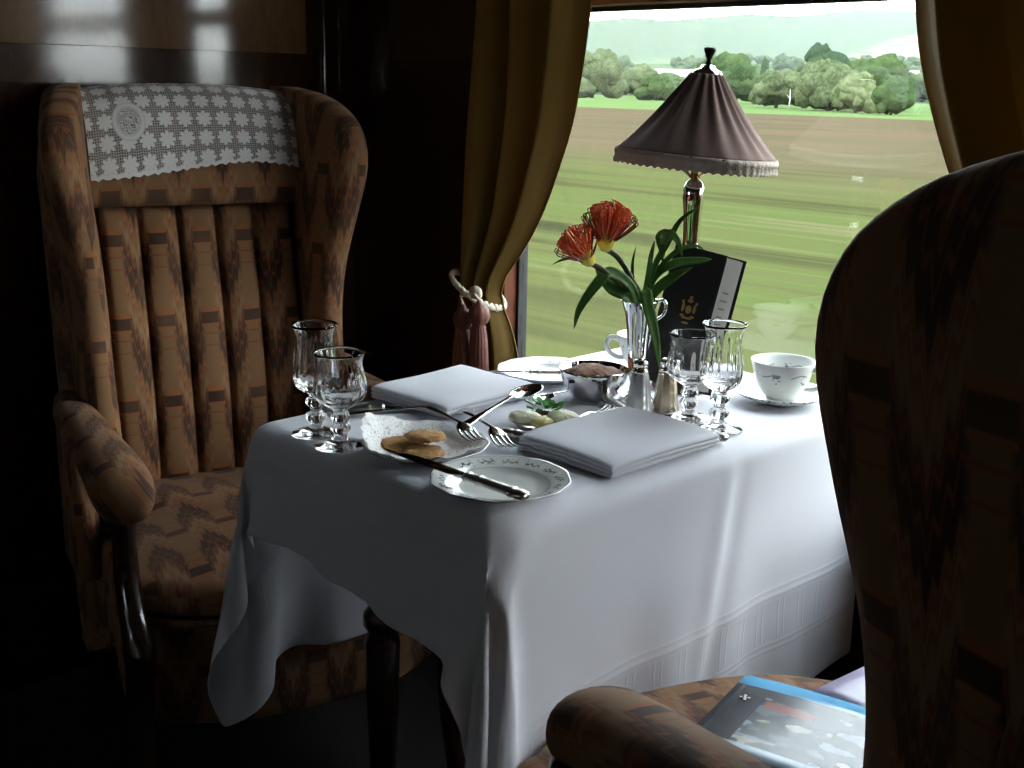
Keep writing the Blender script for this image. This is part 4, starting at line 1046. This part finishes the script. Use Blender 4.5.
grid_faces(bm, rows); o = obj('cover', bm, cover_mat(), t, smooth=True); o.modifiers.new('t', 'SOLIDIFY').thickness = .004
bm = bmesh.new()      # white cross emblem printed on the dark stripe
for k in range(4): 
    a = k*PI/2+.3; box(bm, -.083+.0045*math.cos(a)-.0016, -.083+.0045*math.cos(a)+.0016, .034+.0045*math.sin(a)-.0016, .034+.0045*math.sin(a)+.0016, .0020, .0026)
box(bm, -.0845, -.0815, .0325, .0355, .0020, .0026); obj('printed_emblem', bm, M['paper'], t, smooth=False)
m, nt, out = mat('leaflet_print'); g = G(nt); tc = g.n('ShaderNodeTexCoord'); sp = g.n('ShaderNodeSeparateXYZ'); nt.links.new(tc.outputs['Object'], sp.inputs[0])
c = g.mix(g.step(sp.outputs[1], .036, .002), (.78, .78, .82), (.12, .05, .10)); c = g.mix(g.m('SUBTRACT', 1, g.step(g.m('ADD', sp.outputs[0], g.m('MULTIPLY', sp.outputs[1], .6)), -.025, .006)), c, (.38, .34, .50))
b = g.n('ShaderNodeBsdfPrincipled'); nt.links.new(c, b.inputs['Base Color']); b.inputs['Roughness'].default_value = .3; nt.links.new(b.outputs[0], out.inputs[0])
bm = bmesh.new(); rows = [[bm.verts.new((-.07+.14*i/8, -.05+.10*j/4, .004*math.sin(i*.6))) for j in range(5)] for i in range(9)]; grid_faces(bm, rows)
o = obj('leaflet', bm, m); o.modifiers.new('t', 'SOLIDIFY').thickness = .0006; o.location = (-.556, 1.168, SZ-.002); o.rotation_euler = (0, .02, math.radians(-6)); tag(o, 'white and purple leaflet lying behind the brochure on the right seat', 'leaflet')

# ------------------------------------------------------------------ OUTSIDE
GZ = -1.9
def pbr_world(name, cols, scale, mapping, rough=.95):
    m, nt, out = mat(name); g = G(nt); geo = g.n('ShaderNodeNewGeometry')
    n = g.noise(geo.outputs['Position'], scale, 5, mapping); n2 = g.noise(geo.outputs['Position'], scale*5, 3, mapping)
    f = g.m('ADD', g.m('MULTIPLY', n, .65), g.m('MULTIPLY', n2, .35))
    r = g.n('ShaderNodeValToRGB'); el = r.color_ramp.elements; el[0].position = .32; el[0].color = (*cols[0], 1); el[1].position = .68; el[1].color = (*cols[-1], 1)
    for i, c in enumerate(cols[1:-1]): e = el.new(.32+.36*(i+1)/(len(cols)-1)); e.color = (*c, 1)
    nt.links.new(f, r.inputs[0]); b = g.n('ShaderNodeBsdfDiffuse'); nt.links.new(r.outputs[0], b.inputs[0]); nt.links.new(b.outputs[0], out.inputs[0]); return m
grass = pbr_world('rough_grass', [(.022, .022, .010), (.030, .036, .012), (.050, .050, .018), (.030, .046, .010), (.066, .062, .030)], .55, (.06, 1.0, 1))
plough = pbr_world('ploughed_soil', [(.066, .050, .034), (.082, .060, .042), (.066, .062, .030)], .25, (.05, 1, 1))
strip = pbr_world('bright_grass', [(.058, .090, .030), (.074, .108, .042)], .2, (.2, 1, 1))
far = pbr_world('far_meadow', [(.20, .26, .10), (.33, .34, .16), (.14, .20, .08)], .012, (.4, 1, 1))
def ground(name, y0, y1, x0, x1, m, label, cat, z=GZ, rows=2, rough=0):
    bm = bmesh.new(); NXg = 40; R2 = []
    for j in range(rows+1):
        y = y0+(y1-y0)*j/rows
        R2.append([bm.verts.new((x0+(x1-x0)*i/NXg, y, z+(rough*noise.noise(V((i*.9, j*.7, 2))) if 0 < j < rows else 0))) for i in range(NXg+1)])
    grid_faces(bm, R2); o = obj(name, bm, m); o['kind'] = 'structure'; return o
def quad(name, pts, m):
    bm = bmesh.new(); bm.faces.new([bm.verts.new((x, y, GZ)) for x, y in pts]); o = obj(name, bm, m, smooth=False); o['kind'] = 'structure'; return o
m, nt, out = mat('meadow_and_plough'); g = G(nt); geo = g.n('ShaderNodeNewGeometry'); pos = geo.outputs['Position']; sp = g.n('ShaderNodeSeparateXYZ'); nt.links.new(pos, sp.inputs[0])
n1 = g.noise(pos, .9, 6, (.035, 1, 1)); n2 = g.noise(pos, .16, 4, (.35, 1, 1)); n3 = g.noise(pos, 3.2, 3, (.03, 1, 1))
f = g.m('ADD', g.m('ADD', g.m('MULTIPLY', n1, .40), g.m('MULTIPLY', n2, .40)), g.m('MULTIPLY', n3, .20))
r = g.n('ShaderNodeValToRGB'); el = r.color_ramp.elements; el[0].position = .34; el[0].color = (0.0218, 0.0235, 0.0118, 1); el[1].position = .68; el[1].color = (0.0924, 0.0840, 0.0521, 1)
for p, c in ((.42, (0.0336, 0.0370, 0.0151)), (.49, (0.0487, 0.0521, 0.0202)), (.54, (0.0420, 0.0554, 0.0168)), (.60, (0.0638, 0.0622, 0.0286))): e = el.new(p); e.color = (*c, 1)
nt.links.new(f, r.inputs[0])
pl = g.mix(g.step(n2, .5, .12), (0.0655, 0.0487, 0.0319), (0.0521, 0.0454, 0.0252))
yy = g.m('ADD', sp.outputs[1], g.m('MULTIPLY', g.m('SUBTRACT', n2, .5), 26))
c = g.mix(g.step(yy, 40, 9), r.outputs[0], pl)
b = g.n('ShaderNodeBsdfDiffuse'); nt.links.new(c, b.inputs[0]); nt.links.new(b.outputs[0], out.inputs[0])
quad('ground', [(-900, 1.9), (400, 1.9), (400, 104), (-900, 186)], m)
quad('ground_headland', [(-900, 186), (400, 104), (400, 150), (-900, 700)], strip)
# rolling country behind: one heightfield, fields and woods mixed by noise
def hgt(x, y):
    s = lambda a, b, t: (lambda q: q*q*(3-2*q))(min(1, max(0, (t-a)/(b-a))))
    h = 24*s(330, 1000, y)
    h += 84*math.exp(-((x+1230)/(420 if x < -1230 else 130))**2)*s(1050, 1500, y)*(1 if y < 1600 else math.exp(-((y-1600)/400)**2))
    h += (122+12*math.sin(x*.006+1)+5*math.sin(x*.019))*s(1500, 2300, y)
    h += 9*noise.noise(V((x*.004, y*.004, 3)))*s(400, 900, y)
    h += 3.5*noise.noise(V((x*.035, y*.03, 8)))*s(1100, 1500, y)
    return GZ-.05+h
bm = bmesh.new(); rows = []
for y in list(np.linspace(140, 1000, 40))+list(np.linspace(1030, 2400, 60)):
    rows.append([bm.verts.new((x, y, hgt(x, y))) for x in np.linspace(-3600, 900, 190)])
grid_faces(bm, rows)
m, nt, out = mat('rolling_country'); g = G(nt); geo = g.n('ShaderNodeNewGeometry')
vo = g.n('ShaderNodeTexVoronoi'); vo.inputs['Scale'].default_value = .0052; mp = g.n('ShaderNodeMapping'); mp.inputs['Scale'].default_value = (.55, 1, .01)
nt.links.new(geo.outputs['Position'], mp.inputs[0]); nt.links.new(mp.outputs[0], vo.inputs['Vector']); sc = g.n('ShaderNodeSeparateColor'); nt.links.new(vo.outputs['Color'], sc.inputs[0])
r = g.n('ShaderNodeValToRGB'); r.color_ramp.interpolation = 'CONSTANT'; el = r.color_ramp.elements; el[0].color = (0.042, 0.067, 0.025, 1); el[1].position = .3; el[1].color = (0.176, 0.168, 0.101, 1)
for p, c in ((.5, (0.084, 0.113, 0.042)), (.68, (0.126, 0.134, 0.067)), (.85, (0.034, 0.050, 0.021))): e = el.new(p); e.color = (*c, 1)
nt.links.new(sc.outputs[0], r.inputs[0])
sp = g.n('ShaderNodeSeparateXYZ'); nt.links.new(geo.outputs['Position'], sp.inputs[0])
hill = g.m('MULTIPLY', g.step(sp.outputs[2], 38, 6), g.m('SUBTRACT', 1, g.step(sp.outputs[0], -1000, 30)))
n = g.noise(geo.outputs['Position'], .06, 4); wd = g.mix(n, (0.013, 0.029, 0.013), (0.038, 0.059, 0.025))
hg = g.step(g.noise(geo.outputs['Position'], .02, 3, (1, 2, 1)), .56, .02)
st = g.m('MULTIPLY', g.band(sp.outputs[1], 960, 1180, 20), g.m('SUBTRACT', 1, g.step(sp.outputs[0], -560, 40)))
c = g.mix(hg, r.outputs[0], wd); c = g.mix(st, c, (.26, .23, .14)); c = g.mix(hill, c, wd)
b = g.n('ShaderNodeBsdfDiffuse'); nt.links.new(c, b.inputs[0]); nt.links.new(b.outputs[0], out.inputs[0])
o = obj('ground_rolling_country', bm, m); o['kind'] = 'structure'

def foliage_mat(name, a, b_):
    m, nt, out = mat(name); g = G(nt); geo = g.n('ShaderNodeNewGeometry'); n = g.noise(geo.outputs['Position'], 1.9, 6); n2 = g.noise(geo.outputs['Position'], .22, 2)
    c = g.mix(g.step(g.m('ADD', g.m('MULTIPLY', n, .6), g.m('MULTIPLY', n2, .4)), .5, .10), a, b_); b = g.n('ShaderNodeBsdfDiffuse'); nt.links.new(c, b.inputs[0]); nt.links.new(b.outputs[0], out.inputs[0]); return m
FM = [foliage_mat('foliage_grey_green', (0.036, 0.048, 0.021), (0.084, 0.099, 0.050)), foliage_mat('foliage_mid_green', (0.019, 0.036, 0.013), (0.046, 0.067, 0.025)), foliage_mat('foliage_dark', (0.016, 0.030, 0.016), (0.036, 0.054, 0.026)), foliage_mat('foliage_light', (0.055, 0.071, 0.029), (0.109, 0.126, 0.063))]
bark = pbr('bark', (.07, .055, .04), .9)
def crown(bm, x, y, z, w, h, seed, col=False, sub=3, lumps=26):
    rnd = random.Random(seed)
    for i in range(lumps):
        if i == 0: cx, cy, cz, rx, rz_ = 0, 0, h*.50, w*.36, h*.42
        else:
            a = rnd.uniform(0, 2*PI); f = rnd.uniform(.0, 1); rr = w*.5*math.sqrt(max(0, 1-(f*.95)**2.2))*rnd.uniform(.45, .72)
            cx, cy, cz = rr*math.cos(a), rr*math.sin(a), h*(.22+.62*f); q = rnd.uniform(.15, .24); q *= 1 if i < 9 else .6; rx, rz_ = w*q, min(w*q, h*.26)
        if col: cx *= .4; cy *= .4
        r = bmesh.ops.create_icosphere(bm, subdivisions=sub, radius=1)
        for v in r['verts']:
            d = v.co.normalized(); k = 1+.32*noise.noise(d*2.1+V((seed+i, 0, 0)))+.20*noise.noise(d*5.5+V((0, seed, i)))+.12*noise.noise(d*12+V((i, 0, seed)))
            v.co = V((x+cx+d.x*rx*k, y+cy+d.y*rx*k, z+max(.0, cz+d.z*rz_*k)))
def tree(label, x, y, w, h, fm, seed, col=False, name='tree', group='trees at the edge of the green strip'):
    z = hgt(x, y)+.02 if y > 330 else GZ
    t = thing(name, label, 'tree', (x, y, z), 0, group)
    bm = bmesh.new(); crown(bm, 0, 0, .0, w, h, seed, col); obj('crown', bm, FM[fm], t)
    bm = bmesh.new(); tube(bm, [(0, 0, 0), (.1, 0, h*.3), (0, .1, h*.55)], [w*.035, w*.028, w*.015], 8); obj('trunk', bm, bark, t)
TREES = [
 ('big pale willow-like tree left of the lamp shade, next to the gold curtain', -226, 252, 18, 13, 0, 1, False),
 ('grey-green bushy tree between the willow-like tree and the lamp shade', -232, 280, 14, 9.5, 0, 2, False),
 ('low bush beside the lamp shade, under the pale houses', -190, 236, 11, 6, 1, 3, False),
 ('darker tree just behind the left slope of the lamp shade', -236, 330, 17, 14, 2, 4, False),
 ('mid-green tree right of the lamp shade, lower part hidden by the shade', -158, 222, 16, 10.5, 1, 5, False),
 ('broad pale green bush right of the lamp shade, nearest the green strip', -120.8, 184, 10.5, 6.6, 0, 6, False),
 ('tall dark round-topped tree, the highest of the row', -128, 212, 13, 12, 2, 7, False),
 ('dark tree filling the gap behind the tall round-topped tree', -122, 224, 12, 9.0, 2, 8, False),
 ('broad grey-green domed tree in the middle of the right-hand row', -103, 172, 12.5, 8.0, 0, 9, False),
 ('pale domed bush on the right side of the broad domed tree', -93.0, 163, 8, 5.8, 3, 10, False),
 ('mid-green tree behind the pale domed bush', -103, 186, 14, 8.6, 1, 11, False),
 ('small rounded bush at the right end of the row', -83.5, 156, 7, 4.6, 1, 12, False),
 ('narrow upright cypress-like tree rising above the row', -205, 305, 3.6, 13.5, 2, 13, True),
 ('mid-green tree left of the narrow upright tree', -222, 312, 15, 9.5, 1, 14, False)]
for lab, x, y, w, h, fm, sd, colm in TREES: tree(lab, x, y, w, h, fm, sd, colm)
# pale dead post by the bush
bm = bmesh.new(); tube(bm, [(0, 0, 0), (.1, 0, 1.8), (0, 0, 3.4)], [.14, .10, .04], 6); tube(bm, [(.05, 0, 1.7), (-.6, 0, 2.4)], [.07, .03], 6)
o = obj('dead_tree', bm, pbr('bleached_wood', (.45, .42, .38), .9)); o.location = (-116.5, 181.5, GZ); tag(o, 'thin bleached dead trunk standing beside the broad pale bush', 'tree')
# distant hedgerow trees and woods: uncountable mass
bm = bmesh.new(); rnd = random.Random(5)
for i in range(260):
    y = rnd.choice([380, 440, 520, 640, 760, 900])+rnd.uniform(-12, 12); x = -y*rnd.uniform(.35, 1.15); w = rnd.uniform(10, 20)
    if (y < 500 and rnd.random() < .35) or min(math.hypot(x-hx, y-hy) for hx, hy in ((-392, 500), (-424, 512), (-262, 500))) < 26: continue
    crown(bm, x, y, hgt(x, y)-.5, w, rnd.uniform(6, 11), i, False, 2, 4)
o = obj('distant_woodland', bm, FM[1]); tag(o, 'hazy distant hedges and woods across the far fields', 'woodland', kind='stuff')
# houses
def house(label, x, y, L, W_, h, rz):
    t = thing('house', label, 'house', (x, y, hgt(x, y)), rz, 'far houses among the trees')
    bm = bmesh.new(); box(bm, -L/2, L/2, -W_/2, W_/2, -2, h); obj('walls', bm, pbr('render_wall', (.38, .35, .32), .9), t, smooth=False)
    bm = bmesh.new(); a = [bm.verts.new(p) for p in ((-L/2-.4, -W_/2-.4, h), (L/2+.4, -W_/2-.4, h), (L/2+.4, W_/2+.4, h), (-L/2-.4, W_/2+.4, h), (-L/2, 0, h+W_*.4), (L/2, 0, h+W_*.4))]
    for f in ((0, 1, 5, 4), (2, 3, 4, 5), (0, 4, 3), (1, 2, 5), (0, 3, 2, 1)): bm.faces.new([a[k] for k in f])
    obj('roof', bm, pbr('slate_roof', (.2, .17, .17), .8), t, smooth=False)
for lab, x, y, L in (('longest pale roofed house among the far trees left of the lamp shade', -392, 500, 20), ('smaller pale house beside the long one, nearer the gold curtain', -424, 512, 12), ('pale house on the far right before the right curtain', -262, 500, 11)):
    house(lab, x, y, L, 9, 5.5, .75)
# haze: scattering air over the far country
bm = bmesh.new(); box(bm, -4200, 1300, 130, 2900, GZ-3, 190)
m, nt, out = mat('haze'); vs = nt.nodes.new('ShaderNodeVolumeScatter'); vs.inputs['Color'].default_value = (.93, .97, 1, 1); vs.inputs['Density'].default_value = .000085; vs.inputs['Anisotropy'].default_value = .1
nt.links.new(vs.outputs[0], out.inputs['Volume']); o = obj('haze', bm, m, smooth=False); tag(o, 'pale haze over the distant hills', 'haze', kind='stuff')

# ------------------------------------------------------------------ LIGHT
w = bpy.data.worlds.new('sky'); S.world = w; w.use_nodes = True; nt = w.node_tree; nt.nodes.clear(); g = G(nt)
out = nt.nodes.new('ShaderNodeOutputWorld'); bg = nt.nodes.new('ShaderNodeBackground'); tc = nt.nodes.new('ShaderNodeTexCoord')
sp = g.n('ShaderNodeSeparateXYZ'); nt.links.new(tc.outputs['Generated'], sp.inputs[0])
el_ = g.m('MAXIMUM', sp.outputs[2], 0)
n = g.noise(tc.outputs['Generated'], 2.2, 5, (1, 1, 2.5))
c = g.mix(g.step(el_, .30, .30), (.97, .99, 1.04), (.82, .90, 1.04))
c = g.mix(g.m('MULTIPLY', g.step(n, .52, .10), .35), c, (1.0, .98, .95))
nt.links.new(c, bg.inputs[0]); bg.inputs[1].default_value = 10.2
nt.links.new(bg.outputs[0], out.inputs[0])
sl = bpy.data.lights.new('veiled_sun', 'SUN'); sl.energy = 2.0; sl.angle = math.radians(35); sl.color = (1, .96, .88)
so = bpy.data.objects.new('veiled_sun', sl); COL.objects.link(so)
so.rotation_euler = (V((.62, .66, .40))).to_track_quat('Z', 'Y').to_euler()

# ------------------------------------------------------------------ CAMERA
fpx = 1170.; pit = math.atan(299/fpx); th = math.radians(44.6); rho = .02
F = V((-math.cos(th)*math.cos(pit), math.sin(th)*math.cos(pit), -math.sin(pit))); R0 = V((math.sin(th), math.cos(th), 0)); U0 = R0.cross(F)
R1 = R0*math.cos(rho)+U0*math.sin(rho); U1 = U0*math.cos(rho)-R0*math.sin(rho)
cam = bpy.data.cameras.new('camera'); co = bpy.data.objects.new('camera', cam); COL.objects.link(co); S.camera = co
co.matrix_world = Matrix(((R1.x, U1.x, -F.x, 0), (R1.y, U1.y, -F.y, 0), (R1.z, U1.z, -F.z, 1.18), (0, 0, 0, 1)))
cam.sensor_fit = 'HORIZONTAL'; cam.sensor_width = 36; cam.lens = fpx/1024*36; cam.clip_start = .02; cam.clip_end = 6000
S.view_settings.view_transform = 'Standard'; S.view_settings.look = 'None'; S.view_settings.exposure = 0; S.view_settings.gamma = 1
S.view_settings.use_curve_mapping = False
cy = S.cycles; cy.max_bounces = 14; cy.diffuse_bounces = 5; cy.glossy_bounces = 5; cy.transmission_bounces = 12; cy.transparent_max_bounces = 16; cy.volume_bounces = 1
cy.use_denoising = True; cy.sample_clamp_indirect = 6; cy.caustics_refractive = True; cy.caustics_reflective = True; cy.blur_glossy = .6
try: cy.denoiser = 'OPENIMAGEDENOISE'; cy.denoising_input_passes = 'RGB_ALBEDO_NORMAL'; cy.denoising_prefilter = 'ACCURATE'
except Exception: pass
